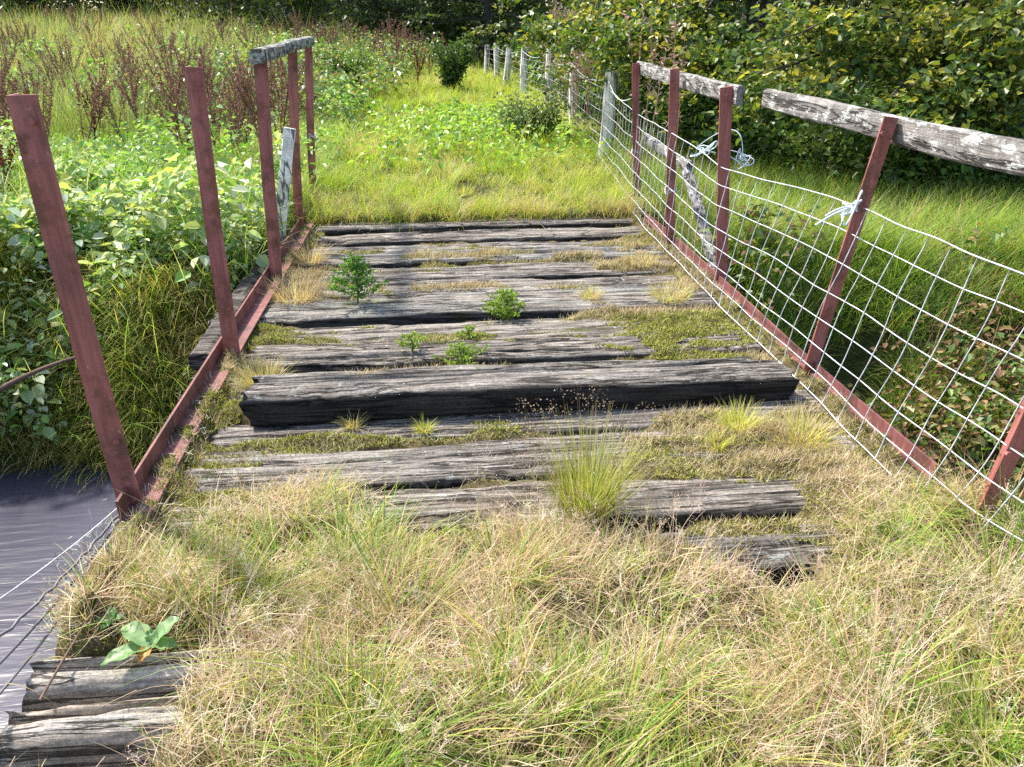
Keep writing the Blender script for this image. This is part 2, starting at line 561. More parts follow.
XL, XR = -1.12, 1.86
SL = [  # front Y, back Y, top z, x0, x1, skew, label
    (6.64, 6.90, .03, -1.05, 1.75, .000, 'grey sleeper at the far end of the bridge, against the grass path'),
    (6.32, 6.56, .00, -1.02, 1.80, .004, 'sleeper just in front of the farthest one, dark gap before it'),
    (5.98, 6.24, -.03, -1.00, 1.80, -.004, 'sleeper two rows before the far end, half under dry moss'),
    (5.62, 5.90, .01, -1.00, 1.82, .010, 'sleeper with a black front edge just behind the green spruce seedling'),
    (5.24, 5.52, -.02, -1.30, 1.80, .004, 'sleeper running behind the two green seedlings'),
    (4.86, 5.13, .00, -1.34, 1.80, -.006, 'sleeper carrying the dark green spruce seedling'),
    (4.44, 4.74, .03, -1.32, 1.82, .006, 'pale sleeper with dark front just before the two seedlings'),
    (4.06, 4.32, -.02, -1.34, 1.80, .000, 'mossy sleeper level with the small weeds in the middle of the deck'),
    (3.74, 3.99, .02, -1.00, 1.80, -.008, 'split sleeper right behind the small leafy weeds'),
    (3.42, 3.66, .00, -1.00, 1.80, .000, 'low sleeper tucked behind the raised step'),
    (2.96, 3.22, .00, -.98, 1.78, .004, 'sleeper lying directly under the front of the raised step'),
    (2.60, 2.87, .00, -1.00, 1.80, .003, 'grey sleeper with a strip of green moss along its back edge'),
    (2.28, 2.53, .00, -1.02, 1.70, -.004, 'dark smooth sleeper behind the tall rush clump'),
    (1.97, 2.21, -.01, -1.05, 1.80, .003, 'sleeper nearly buried in dry grass before the rush clump'),
    (1.645, 1.76, .02, -1.15, 1.80, .000, 'pale split timber with a knot hollow beside the broad leaved plant'),
    (1.49, 1.615, .00, -1.17, 1.80, .004, 'bleached narrow timber just in front of the split one at the near left edge'),
    (1.27, 1.39, -.04, -1.16, 1.80, -.006, 'sunken dark timber end with a black hollow before it at the near left edge'),
    (1.00, 1.19, -.02, -1.14, 1.80, .002, 'timber end cut by the bottom edge of the photograph'),
]
SL = [(q[0], max(q[1], SL[i - 1][0] - .045) if 0 < i < 14 and i != 10 else q[1]) + tuple(q[2:]) for i, q in enumerate(SL)]

def sleeper_top(y):
    y = np.asarray(y, float); z = np.full_like(y, -.12)
    for q in SL: z = np.where((y > q[0] + .01) & (y < q[1] - .01), q[2] - .012, z)
    return z

for k, (a, b, z, x0, x1, sk, lab) in enumerate(SL):
    s_ = sleeper_mb(x0, x1, a, b, z - .01, .14, 11 + k * 7, sk, split={14: .05, 8: -.2, 0: -.1, 15: .2, 3: .1}.get(k), sidecol=.75 if k in (14, 15, 16) else .22, chipk=1.5 if k > 12 else .9)  # flank colour of the three near timbers lightened against their shadowed fronts
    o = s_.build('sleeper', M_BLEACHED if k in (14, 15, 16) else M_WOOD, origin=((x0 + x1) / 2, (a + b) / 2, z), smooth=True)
    tag(o, lab, 'sleeper', 'sleepers of the bridge deck')
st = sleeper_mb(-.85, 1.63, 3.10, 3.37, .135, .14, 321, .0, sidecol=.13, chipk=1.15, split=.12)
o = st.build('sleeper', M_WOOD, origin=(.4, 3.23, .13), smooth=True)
tag(o, 'raised sleeper forming a step with a tall black front face', 'sleeper', 'sleepers of the bridge deck')
# two steel beams carrying the sleepers
for bx, lab in ((-.75, 'rusty steel beam under the deck beside the stream, left hand one'), (1.45, 'rusty steel beam under the deck by the netting side')):
    mb = MB()
    prof = [(-.07, -.16), (.07, -.16), (.07, -.175), (.01, -.175), (.01, -.40), (.07, -.40), (.07, -.415), (-.07, -.415), (-.07, -.40), (-.01, -.40), (-.01, -.175), (-.07, -.175)]
    V = np.array([[bx + a, yy, c] for yy in (.8, 6.95) for a, c in prof]); n = len(prof)
    mb.add(V, [np.array([[i, (i + 1) % n, n + (i + 1) % n, n + i] for i in range(n)]), np.array([list(range(n))[::-1]]), np.array([list(range(n, 2 * n))])])
    tag(mb.build('steel_beam', M_RED), lab, 'beam', 'beams under the deck')

# ------------------------------------------------------------------ angle irons and posts
def angle_iron(x, y0, y1, side, lab, z0=.0, hgt=.10, fl=.11):
    """vertical leg at x, flange towards +side"""
    t = .010
    prof = [(0, z0), (fl * side, z0), (fl * side, z0 + t), (t * side, z0 + t), (t * side, z0 + hgt), (0, z0 + hgt)]
    ys = np.linspace(y0, y1, 60)
    n = len(prof)
    V = []
    for yy in ys:
        wob = .008 * math.sin(yy * 1.3) + .012 * (vnoise(np.array([yy * .9]), np.array([x]), 4)[0] - .5)
        for a, c in prof: V.append((x + a + wob, yy, c + wob * .5))
    F = [[k * n + i, k * n + (i + 1) % n, (k + 1) * n + (i + 1) % n, (k + 1) * n + i] for k in range(len(ys) - 1) for i in range(n)]
    mb = MB(); mb.add(V, [np.array(F), np.array([list(range(n))[::-1]]), np.array([[(len(ys) - 1) * n + i for i in range(n)]])])
    return tag(mb.build('angle_iron', M_REDDULL, origin=(x, (y0 + y1) / 2, z0)), lab, 'angle iron', 'angle irons along the deck edges')

angle_iron(XL - .01, 2.35, 7.3, 1, 'red painted angle iron along the deck edge above the stream', .03, .085, .095)
angle_iron(XR + .01, 2.35, 6.7, -1, 'red painted angle iron along the deck edge under the wire netting', .02, .062, .03)


def steel_post(base, top, wdt, lab, leg=1, yawd=0, tie=None, sec=.075):
    """leaning L-section post; base/top are world points on the middle of its camera face"""
    base = np.asarray(base, float); top = np.asarray(top, float)
    root = empty('steel_post', base)
    ax = top - base; Lh = np.linalg.norm(ax); ax /= Lh
    yv = np.array([math.sin(math.radians(yawd)), math.cos(math.radians(yawd)), 0.0])
    xv = np.cross(yv, ax); xv /= np.linalg.norm(xv); yv = np.cross(ax, xv)
    w = wdt / 2; t = .009
    pr = [(-w, 0), (w, 0), (w, t), (-w + t, t), (-w + t, sec), (-w, sec)]
    if leg < 0: pr = [(-a, c) for a, c in pr][::-1]
    nz = 24; n = len(pr); V = []
    sd = int(abs(base[1] * 100)) + int(abs(base[0] * 77))
    for k in range(nz + 1):
        h = Lh * k / nz - (.06 if k == 0 else 0)
        bw = .006 * (vnoise(np.array([h * 3.]), np.array([sd * .1]), 6)[0] - .5) + .010 * math.sin(h * 2 + sd)
        for a, c in pr:
            V.append(base + ax * h + xv * (a + bw) + yv * c)
    F = [[k * n + i, k * n + (i + 1) % n, (k + 1) * n + (i + 1) % n, (k + 1) * n + i] for k in range(nz) for i in range(n)]
    mb = MB(); mb.add(V, [np.array(F), np.array([list(range(n))[::-1]]), np.array([[nz * n + i for i in range(n)]])])
    mb.build('shaft', M_RED, root)
    # two bolts low down
    for hh in (.06, .30, Lh - .07):
        b = MB(); c = base + ax * hh + xv * (.012 * leg)
        tube(b, [c + yv * .004, c - yv * .010], .011, 6)
        b.build('bolt', M_RED, root, smooth=False)
    if tie:
        t_ = MB(); hh = tie
        for q in range(3):
            ang = np.linspace(0, 2 * PI, 22)
            pts = [base + ax * (hh + .012 * math.sin(3 * a + q) + q * .011) + xv * math.cos(a) * (w + .008) + yv * (sec / 2 + math.sin(a) * (sec / 2 + .01)) for a in ang]
            tube(t_, pts, .0035, 5)
        tt = t_.build('wire_tie', M_WIRE, root, smooth=True)
    tag(root, lab, 'post', 'red steel posts')
    root['_b'] = 0
    del root['_b']
    return root, xv, yv, ax

# left posts: (base px, top px)
def post_px(bp, tp, Xl, wdt, lab, zb=.0, **kw):
    b = at_z(bp[0], bp[1], zb)
    t = at_y(tp[0], tp[1], b[1] + kw.pop('dy', 0))
    r = steel_post(b, t, wdt, lab, **kw)
    return b, t, r

LP = []
LP.append(post_px((133, 514), (21, 95), XL, .082, 'red steel post standing alone nearest the stream water, tilted outwards'))
LP.append(post_px((234, 363), (194, 67), XL, .078, 'red steel post standing alone between the nearest one and the railed group'))
LP.append(post_px((275, 284), (262, 57), XL, .080, 'red steel post under the near end of the short mossy rail', sec=.07))
LP.append(post_px((299, 233), (293, 48), XL, .072, 'red steel post in the middle of the short mossy rail'))
LP.append(post_px((315, 203), (307, 43), XL, .070, 'red steel post with wire loop under the far end of the short mossy rail', tie=.62))
RP = []
_b = at_z(975, 528, 0); _t = at_y(1062, 345, _b[1])
steel_post(_b, _b + (_t - _b) * 1.55, .06, 'red steel post leaning out of the frame at the near end of the netting', leg=-1)
RP.append((_b, _b + (_t - _b) * 1.55))
for bp, tp, w_, lab, tie in (
        ((810, 376), (890, 117), .066, 'red steel post leaning sharply outwards under the long lichened rail', None),
        ((722, 287), (728, 87), .078, 'red steel post at the gap between the two lichened rails', None),
        ((671, 246), (674, 69), .070, 'red steel post under the middle of the far lichened rail', .42),
        ((637, 207), (637, 63), .066, 'red steel post under the far end of the lichened rail beside the white fence posts', .5)):
    b, t, r = post_px(bp, tp, XR, w_, lab, leg=-1, tie=tie)
    RP.append((b, t))

# ------------------------------------------------------------------ timber rails
def board(name, mat, p0, p1, hgt, thk, lab, cat, grp=None, seed=0, up=(0, 0, 1), nseg=40, rag=.01, parent=None):
    p0 = np.asarray(p0, float); p1 = np.asarray(p1, float)
    ax = p1 - p0; L = np.linalg.norm(ax); ax /= L
    up = np.asarray(up, float); sv = np.cross(ax, up); sv /= np.linalg.norm(sv); up = np.cross(sv, ax)
    q = 5
    e = np.linspace(-.5, .5, q)
    ring = [(-.5, v) for v in e] + [(u, .5) for u in e[1:]] + [(.5, v) for v in e[::-1][1:]] + [(u, -.5) for u in e[::-1][1:-1]]
    ring = np.array(ring); n = len(ring)
    ts = np.linspace(0, L, nseg)
    V = []
    for k, t in enumerate(ts):
        c = p0 + ax * t + up * (vnoise(np.array([t * 1.1]), np.array([seed * 1.]), 5)[0] - .5) * rag * 2
        for (a, b_) in ring:
            cor = 1 - .16 * (abs(a) > .45) * (abs(b_) > .45)
            j = (vnoise(np.array([t * 5 + a * 3]), np.array([b_ * 6 + seed]), 7)[0] - .5) * rag
            V.append(c + sv * (a * thk * cor + j * .5) + up * (b_ * hgt * cor + j))
    F = [[k * n + i, k * n + (i + 1) % n, (k + 1) * n + (i + 1) % n, (k + 1) * n + i] for k in range(nseg - 1) for i in range(n)]
    mb = MB(); mb.add(V, [np.array(F), np.array([list(range(n))[::-1]]), np.array([[(nseg - 1) * n + i for i in range(n)]])])
    o = mb.build(name, mat, parent, origin=(p0 + p1) / 2)
    if lab: tag(o, lab, cat, grp)
    return o

# left rail on three posts
b3, t3 = LP[2][:2]; b5, t5 = LP[4][:2]
p0 = t3 + np.array([-.02, -.10, -.005]); p1 = t5 + np.array([.0, .12, .005])
board('handrail', M_LEFTRAIL, p0 + np.array([0, .05, .01]), p1 + np.array([0, .05, .01]), .085, .085, 'short dark mossy timber rail on the three far posts above the stream side', 'handrail', 'timber handrails', 4, rag=.006)
# right rails: fixed behind the posts
b2, t2 = RP[1]; b3r, t3r = RP[2]; b5r, t5r = RP[4]
off = np.array([.055, 0, 0])
far0 = t5r + np.array([.06, .15, -.055]); far1 = t3r + np.array([.06, -.06, -.055])
board('handrail', M_RAILWOOD, far0, far1, .11, .05, 'far white lichened timber rail fixed to three red posts', 'handrail', 'timber handrails', 2)
xa = t2[0] + .05
n0 = at_x(766, 100, xa + .03); n1 = at_x(1075, 170, xa + .03)
board('handrail', M_RAILWOOD, n0, n1, .115, .05, 'long near timber rail blotched with white lichen on the leaning post', 'handrail', 'timber handrails', 9)
# leaning boards
wb0 = at_y(281, 246, 6.15); wb1 = at_y(289, 128, 6.15)
board('board', M_WHITEWOOD, wb0 + np.array([-.02, 0, 0]), wb1, .085, .03, 'white painted board propped upright behind the mossy railed posts', 'board', None, 3, up=(1, 0, 0), nseg=30)
db0 = at_x(716, 272, 2.02); db1 = at_x(684, 160, 2.04)
db0[2] = max(db0[2], -.25)
board('lichened_plank', M_RAILWOOD, db0, db1, .085, .05, 'white lichened plank leaning steeply between two red posts behind the netting', 'plank', None, 6, up=(1, -.3, 0), nseg=30)
sb0 = at_x(690, 167, 2.05); sb1 = at_x(645, 138, 2.07)
board('lichened_plank', M_RAILWOOD, sb0, sb1, .08, .05, 'short lichened plank lying level behind the far netting', 'plank', None, 12, nseg=20)
# stringer board ends outside the stream edge
board('stringer', M_WOOD, (XL - .14, 3.9, -.02), (XL - .14, 6.7, -.02), .10, .12, 'old grey timber running outside the angle iron on the stream side', 'timber', None, 21, nseg=60)

# ------------------------------------------------------------------ white fence posts beyond the bridge
FP = [  # px base, py base, px top, py top, Y-known, radius, label
    (603, 166, 613, 72, .080, 'nearest white fence post, thick and leaning, just past the bridge'),
    (574, 133, 575, 57, .078, 'upright white fence post, second from the bridge end'),
    (549, 112, 550, 49, .082, 'white fence post rising behind the grey green bush'),
    (524, 101, 525, 47, .088, 'white fence post between the bush and the slightly leaning thin one'),
    (506, 94, 509, 49, .080, 'slightly leaning white fence post standing in front of its row'),
    (497, 84, 497, 43, .085, 'small white fence post near the dark trees'),
    (487, 80, 487, 45, .08, 'dull fence post half lost in shade, farthest down the row'),
]
FPW = []
for bx_, by_, tx_, ty_, r_, lab in FP:
    b = at_z(bx_, by_, .05); t = at_y(tx_, ty_, b[1])
    if b[1] > 20:
        hsc = 1
    mb = MB()
    k = 14; ts = np.linspace(-.15, 1, k)
    pts = [b + (t - b) * q + np.array([.01 * math.sin(q * 5 + bx_), 0, 0]) for q in ts]
    tube(mb, pts, np.array([r_ * (1.05 - .12 * max(q, 0)) for q in ts]), 10)
    o = mb.build('fence_post', M_FENCEPOST, origin=b, smooth=False)
    tag(o, lab, 'fence post', 'white wooden fence posts')
    FPW.append((b, t))

# ------------------------------------------------------------------ wire netting
ctrl = []  # (Y, bottom xyz, top xyz)
ctrl.append((1.55, (1.86, .02), (2.04, .78)))
ctrl.append((RP[0][0][1], (1.74, .0), (2.02, .82)))
ctrl.append((RP[1][0][1], (1.73, .01), (1.955, .83)))
ctrl.append((4.1, (1.73, .02), (1.93, .80)))
def node_px(px, py, Y):
    q = at_y(px, py, Y); return (q[0], q[2])
ctrl.append((RP[2][0][1] - .04, (1.72, .03), node_px(722, 166, RP[2][0][1])))
ctrl.append((RP[3][0][1] - .04, (1.74, .05), node_px(671, 132, RP[3][0][1])))
ctrl.append((RP[4][0][1] - .04, (1.80, .06), node_px(637, 114, RP[4][0][1])))
for (b, t) in FPW[:4] + FPW[5:]:
    ctrl.append((b[1] - .07, (b[0] - .06, .08 + 0 * b[2]), (b[0] - .06 + .75 * (t[0] - b[0]), .08 + .84)))
ctrl.sort()
cy_ = np.array([c[0] for c in ctrl])
cb = np.array([c[1] for c in ctrl]); ct = np.array([c[2] for c in ctrl])

def net_pt(Yv, f):
    """f 0 bottom .. 1 top"""
    bx = np.interp(Yv, cy_, cb[:, 0]); bz = np.interp(Yv, cy_, cb[:, 1])
    tx = np.interp(Yv, cy_, ct[:, 0]); tz = np.interp(Yv, cy_, ct[:, 1])
    bul = np.sin(np.asarray(f) * PI) * .02 * np.sin(np.asarray(Yv) * 1.1) 
    wz = (fbm(np.asarray(Yv) * 2.3, np.asarray(f) * 4 + 0 * np.asarray(Yv), 51, 2) - .5) * .026
    wx_ = (fbm(np.asarray(Yv) * 1.9, np.asarray(f) * 3 + 7 + 0 * np.asarray(Yv), 52, 2) - .5) * .03
    return np.stack([bx + (tx - bx) * f + bul + wx_, Yv + 0 * bx, bz + (tz - bz) * f + wz], -1)

net = empty('wire_netting', (1.8, 4, 0))
tag(net, 'sagging galvanised stock netting strung along the right posts and the white fence posts', 'wire netting')
LV = [0, .115, .245, .385, .535, .70, .86, 1.0]
Ymax = FPW[-1][0][1] - .1
yw = np.concatenate([np.arange(1.6, 8, .06), np.arange(8, Ymax, .25)])
for i, f in enumerate(LV):
    mb = MB()
    r = .0031 if i in (0, len(LV) - 1) else .0026
    rr = r * np.clip(1 - (yw - 9) * .04, .7, 1)
    tube(mb, net_pt(yw, np.full_like(yw, f)), rr, 5)
    mb.build('line_wire', M_WIRE, net, smooth=True)
ysv = list(np.arange(1.66, 8.2, .15)) + list(np.arange(8.3, 16, .3))
for yy in ysv:
    mb = MB()
    fs = np.linspace(0, 1, 22)
    pts = net_pt(np.full(22, yy), fs)
    pts[:, 1] += .008 * np.sin(fs * 9 + yy * 7) + (fs - .5) * .025 * math.sin(yy * 3)
    pts[:, 0] -= .004
    tube(mb, pts, .0023 if yy < 7 else .0019, 5)
    mb.build('stay_wire', M_WIRE, net, smooth=True)
# single top wire above the netting between the wooden posts
mb = MB()
pts = []
for (b, t) in [FPW[0], FPW[1], FPW[2], FPW[3], FPW[5]]:
    pts.append(b + (t - b) * .93 + np.array([-.06, -.04, 0]))
pts = [np.array([1.82, RP[4][0][1], .98])] + pts
P2 = []
for a, b in zip(pts[:-1], pts[1:]):
    for q in np.linspace(0, 1, 12)[:-1]:
        P2.append(a + (b - a) * q - np.array([0, 0, .10 * math.sin(q * PI)]))
tube(mb, P2, .005, 5)
tag(mb.build('strand_wire', M_WIRE, smooth=True), 'single slack wire strung over the netting between the white posts', 'wire')

# twine knots and loose ends
def tangle(name, c, size, n, mat, lab, r=.0035, long=None):
    mb = MB()
    for k in range(n):
        t = np.linspace(0, 2 * PI, 18)
        a = RNG.normal(size=(3, 3)) * size
        pts = np.asarray(c) + np.outer(np.cos(t), a[0]) + np.outer(np.sin(t), a[1]) + np.outer(np.sin(2 * t), a[2] * .4)
        tube(mb, pts, r, 5)
    if long is not None:
        for L in long: tube(mb, L, r, 5)
    tag(mb.build(name, mat, smooth=True), lab, 'twine')

kc = at_y(852, 208, RP[1][0][1] - .03)
def curve3(a, b, c, n=16):
    t = np.linspace(0, 1, n)[:, None]
    return (1 - t) ** 2 * np.asarray(a) + 2 * t * (1 - t) * np.asarray(b) + t * t * np.asarray(c)
tangle('twine_knot', kc, .028, 5, M_TWINE, 'pale blue twine knotted round the leaning post at the netting top', .0045,
       [curve3(kc, kc + [-.06, -.02, .02], kc + [-.13, -.02, -.03]), curve3(kc, kc + [-.05, 0, .0], kc + [-.15, .02, -.08])])
kc = at_y(742, 158, RP[2][0][1] - .03)
tangle('twine_knot', kc, .04, 5, M_TWINE, 'pale twine tangled on the netting top at the rail gap', .003,
       [curve3(kc, kc + [.02, .05, .30], kc + [-.2, .3, .02])])
kc = at_y(705, 150, 5.4)
tangle('twine_knot', kc, .045, 4, M_TWINE, 'loose twine loops hanging between two posts on the netting top', .004)

# loose wires sagging from the near left post base, out over the water
wb = LP[0][0]
for k, (ex, ey, zc, lab, rr) in enumerate([
        (-20, 612, 2.05, 'bright straight loose wire, uppermost of four leaving the nearest post', .0022),
        (-20, 655, 2.0, 'twisted loose wire just under the uppermost of four over the water', .0045),
        (-20, 683, 1.95, 'dull loose wire, third of four sagging over the water', .004),
        (-20, 716, 1.9, 'lowest loose wire of four crossing the water to the frame edge', .0038)]):
    d = ray(ex, ey); e = np.array([0, 0, CAM_H]) + d * zc
    s = wb + np.array([0, -.02, .03 + .015 * (3 - k)])
    mid = (s + e) / 2 + np.array([.0, 0, -.03 - .012 * k])
    pts = curve3(s, mid, e, 40)
    e2 = e + (e - pts[-2]) * 18
    pts = np.concatenate([pts, curve3(e, (e + e2) / 2, e2, 8)[1:]])
    if k == 1:
        tt = np.arange(len(pts)); pts[:, 2] += .0035 * np.sin(tt * 1.3); pts[:, 0] += .003 * np.cos(tt * 1.9)
    mb = MB(); tube(mb, pts, rr, 6)
    tag(mb.build('loose_wire', M_WIRE if k == 0 else M_RUSTWIRE, smooth=True), lab, 'wire', 'loose wires over the water')

# ------------------------------------------------------------------ litter and moss on the deck
BL = [  # px, py, rx, ry, amp, kind (0 moss, 1 dry)
    (300, 285, 38, 24, .8, 1), (272, 335, 52, 10, .7, 0), (262, 372, 40, 18, .8, 1), (395, 373, 110, 6, .55, 1), (240, 408, 34, 12, .9, 0),
    (340, 437, 150, 5, .75, 0), (255, 466, 75, 13, 1.0, 0), (380, 466, 60, 9, .9, 0), (520, 470, 60, 6, .4, 0), (225, 500, 60, 16, .8, 0),
    (650, 305, 110, 14, .7, 1), (570, 255, 70, 6, .6, 1), (640, 262, 60, 12, .7, 1), (440, 256, 90, 5, .55, 1), (470, 285, 90, 7, .5, 1),
    (690, 335, 80, 26, 1.0, 0), (620, 345, 90, 9, .8, 0), (720, 378, 60, 8, .6, 1), (560, 330, 60, 8, .5, 0), (540, 425, 80, 5, .5, 0),
    (765, 440, 95, 34, 1.0, 1), (690, 440, 60, 16, .7, 0), (850, 480, 60, 50, 1.0, 1), (660, 460, 60, 16, .7, 0), (760, 520, 120, 10, .3, 1), (700, 290, 40, 20, .6, 1),
    (640, 255, 40, 20, .6, 1), (350, 250, 60, 8, .4, 0), (330, 300, 40, 8, .5, 1), (480, 335, 60, 7, .5, 0), (420, 345, 60, 6, .5, 0), (880, 530, 50, 30, .8, 1),
    (430, 422, 200, 3, .4, 0), (620, 372, 90, 6, .4, 1), (760, 360, 25, 30, .6, 1),
]
BW = []
for px, py, rx, ry, a, kd in BL:
    c = at_z(px, py); ex_ = at_z(px + rx, py); ey_ = at_z(px, py - ry); ey2 = at_z(px, py + ry)
    BW.append((c[0], c[1], abs(ex_[0] - c[0]), max(.04, abs(ey_[1] - ey2[1]) / 2), a, kd))

CLR = []
for px, py, rx, ry in ((400, 459, 175, 10), (440, 503, 190, 13), (730, 500, 85, 13), (760, 560, 70, 10), (470, 227, 150, 8), (400, 311, 120, 7), (380, 355, 110, 7), (470, 275, 120, 5), (330, 426, 110, 4)):
    c = at_z(px, py); CLR.append((c[0], c[1], at_z(px + rx, py)[0] - c[0], max(.07, abs(at_z(px, py - ry)[1] - at_z(px, py + ry)[1]) / 2)))
GRASS_EDGE_PX = [(60, 640), (150, 560), (175, 510), (230, 500), (330, 478), (370, 500), (420, 530), (500, 525), (560, 515), (640, 530), (700, 550), (780, 600), (830, 570), (850, 500), (880, 470), (960, 500), (1024, 545)]
GE = np.array([at_z(*q)[:2] for q in GRASS_EDGE_PX])
GE = GE[np.argsort(GE[:, 0])]

def grass_front(x):
    return np.interp(x, GE[:, 0], GE[:, 1])

def masks(x, y):
    moss = np.zeros_like(x); dry = np.zeros_like(x)
    for cx, cy, rx, ry, a, kd in BW:
        g = a * np.exp(-(((x - cx) / rx) ** 2 + ((y - cy) / ry) ** 2))
        if kd: dry = np.maximum(dry, g)
        else: moss = np.maximum(moss, g)
    n = fbm(x * 5, y * 9, 71, 4)
    n2 = fbm(x * 2.2, y * 3.5, 77, 4)
    edge = np.maximum(sstep(-.85, -1.02, x), sstep(1.35, 1.70, x) * .8) * .55
    front = sstep(.10, -.12, y - grass_front(x) + (n - .5) * .3)
    base = np.maximum(np.maximum(moss, dry), np.maximum(edge, front))
    m = base + (n - .5) * 1.1 + (n2 - .5) * .9 - .345
    for cx, cy, rx, ry in CLR: m = m - .9 * np.exp(-((((x - cx) / rx) ** 2) ** 2 + ((y - cy) / ry) ** 2))
    ends = sstep(-.66, -.78, x + (n - .5) * .2) * sstep(1.80, 1.72, y)
    m = m * (1 - ends) - .9 * ends
    return m, moss, dry, front

def litter_z(x, y, m):
    z = -.030 + .075 * np.clip(m, -.6, 1)
    strip = sstep(-1.0, -1.05, x) * (1 - sstep(3.8, 3.95, y) * sstep(4.95, 4.75, y)) * sstep(1.7, 1.9, y)
    strip = strip + sstep(1.72, 1.80, x) * .9
    return z + strip * (.055 + .04 * (fbm(x * 9, y * 9, 19, 3) - .5))


lx = np.arange(-1.115, 1.86, .016); ly = np.arange(1.0, 6.95, .02)
X, Y = np.meshgrid(lx, ly)
mm, *_ = masks(X, Y)
Z = litter_z(X, Y, mm) + .016 * (fbm(X * 30, Y * 30, 5, 3) - .5)
on = mm > -.45
nx, ny = len(lx), len(ly)
I = np.arange(nx * ny).reshape(ny, nx)
ok = on[:-1, :-1] | on[1:, :-1] | on[:-1, 1:] | on[1:, 1:]
F = np.stack([I[:-1, :-1][ok], I[:-1, 1:][ok], I[1:, 1:][ok], I[1:, :-1][ok]], 1)
mb = MB(); mb.add(np.stack([X, Y, Z], -1).reshape(-1, 3), F)
tag(mb.build('leaf_litter', M_LITTER, smooth=True), 'dry litter and soil lying over the old sleepers', 'litter', kind='stuff')

STRAW = [(.50, .40, .22), (.58, .49, .30), (.42, .32, .17), (.54, .39, .26), (.34, .26, .14), (.64, .56, .40)]
GREEN = [(.17, .26, .045), (.24, .33, .06), (.12, .20, .04), (.30, .37, .08)]
YGREEN = [(.38, .42, .08), (.46, .46, .11), (.30, .36, .06)]

def deck_z(x, y):
    m, *_ = masks(x, y)
    return np.maximum(litter_z(x, y, m), sleeper_top(y))

# moss fuzz
N = 640000
x = RNG.uniform(-1.08, 1.82, N); y = 1.0 + (6.9 - 1.0) * RNG.random(N) ** 1.35
m_, ms, dr, fr = masks(x, y)
zl = litter_z(x, y, m_)
keep = (m_ > -.10) & (zl > sleeper_top(y) - .020) & ~((y > 3.08) & (y < 3.39) & (x > -.9) & (x < 1.62)) & (RNG.random(N) < .62 + m_)
x, y, ms, dr, m_ = x[keep], y[keep], ms[keep], dr[keep], m_[keep]
z = deck_z(x, y) - .003
isdry = RNG.random(len(x)) < np.clip(.25 + dr * .9 - ms * .55 + .5 * (fbm(x * 3, y * 5, 15) - .5) * 2, .05, .95)
col = pick([(.17, .21, .03), (.28, .31, .045), (.38, .38, .07), (.12, .14, .025), (.45, .43, .12)], len(x))
col[isdry] = pick(STRAW, isdry.sum())
dk = (fr[keep] > .5) & (RNG.random(len(x)) < .6)
col[dk] = pick([(.20, .15, .09), (.26, .20, .11), (.14, .13, .05), (.34, .27, .16)], dk.sum())
mb = MB()
L = np.where(isdry, RNG.uniform(.015, .055, len(x)), RNG.uniform(.007, .024, len(x))) * (1 + .0 * y)
blades(mb, np.stack([x, y, z], 1), RNG.random(len(x)) * 2 * PI, RNG.uniform(0, 1.0, len(x)), L, np.where(isdry, .0022, .0042) * (.8 + y * .12), RNG.uniform(0, .9, len(x)), col, segs=2)
tag(mb.build('moss', M_MOSS), 'yellow green moss and dead grass matted over the sleepers', 'moss', kind='stuff')

# ------------------------------------------------------------------ grass generators
def tussock_grass(mb, cx, cy, cz, rad, nb, len_rng, wid, palettes, spread=.9, curve=(.3, 1.5), segs=4, lean0=.1, wind=None, tip=None, zfun=None):
    """cx.. arrays of clump centres; palettes: per-clump list of colour arrays"""
    B, A, Ln, Ls, W, Cv, C, T = [], [], [], [], [], [], [], []
    for k in range(len(cx)):
        n = int(nb[k])
        if n <= 0: continue
        r = rad[k] * np.sqrt(RNG.random(n)); a = RNG.random(n) * 2 * PI
        bx, by = cx[k] + r * np.cos(a), cy[k] + r * np.sin(a)
        B.append(np.stack([bx, by, np.full(n, cz[k])], 1))
        az = a + RNG.normal(0, .7, n)
        if wind is not None:
            wgt = wind[1]
            vx = np.cos(az) * (1 - wgt) + math.cos(wind[0][k]) * wgt; vy = np.sin(az) * (1 - wgt) + math.sin(wind[0][k]) * wgt
            az = np.arctan2(vy, vx)
        A.append(az)
        Ls.append(lean0 + spread * RNG.random(n) * (.3 + .7 * r / (rad[k] + 1e-6)))
        lo, hi = len_rng[k]
        Ln.append(RNG.uniform(lo, hi, n))
        W.append(np.full(n, wid[k]) * RNG.uniform(.6, 1.3, n))
        Cv.append(RNG.uniform(curve[0], curve[1], n))
        c = palettes(k, n)
        C.append(c)
    if not B: return
    B = np.concatenate(B); C = np.concatenate(C)
    if zfun is not None: B[:, 2] = zfun(B[:, 0], B[:, 1])
    dryer = C * np.array([1.15, 1.0, .85]) if tip is None else C * np.asarray(tip)
    blades(mb, B, np.concatenate(A), np.concatenate(Ls), np.concatenate(Ln), np.concatenate(W), np.concatenate(Cv), C, dryer, segs)

def mix_pal(frac_straw, green=GREEN):
    def f(k, n):
        s = RNG.random(n) < frac_straw[k]
        c = pick(green, n)
        c[s] = pick(STRAW, s.sum())
        return c
    return f

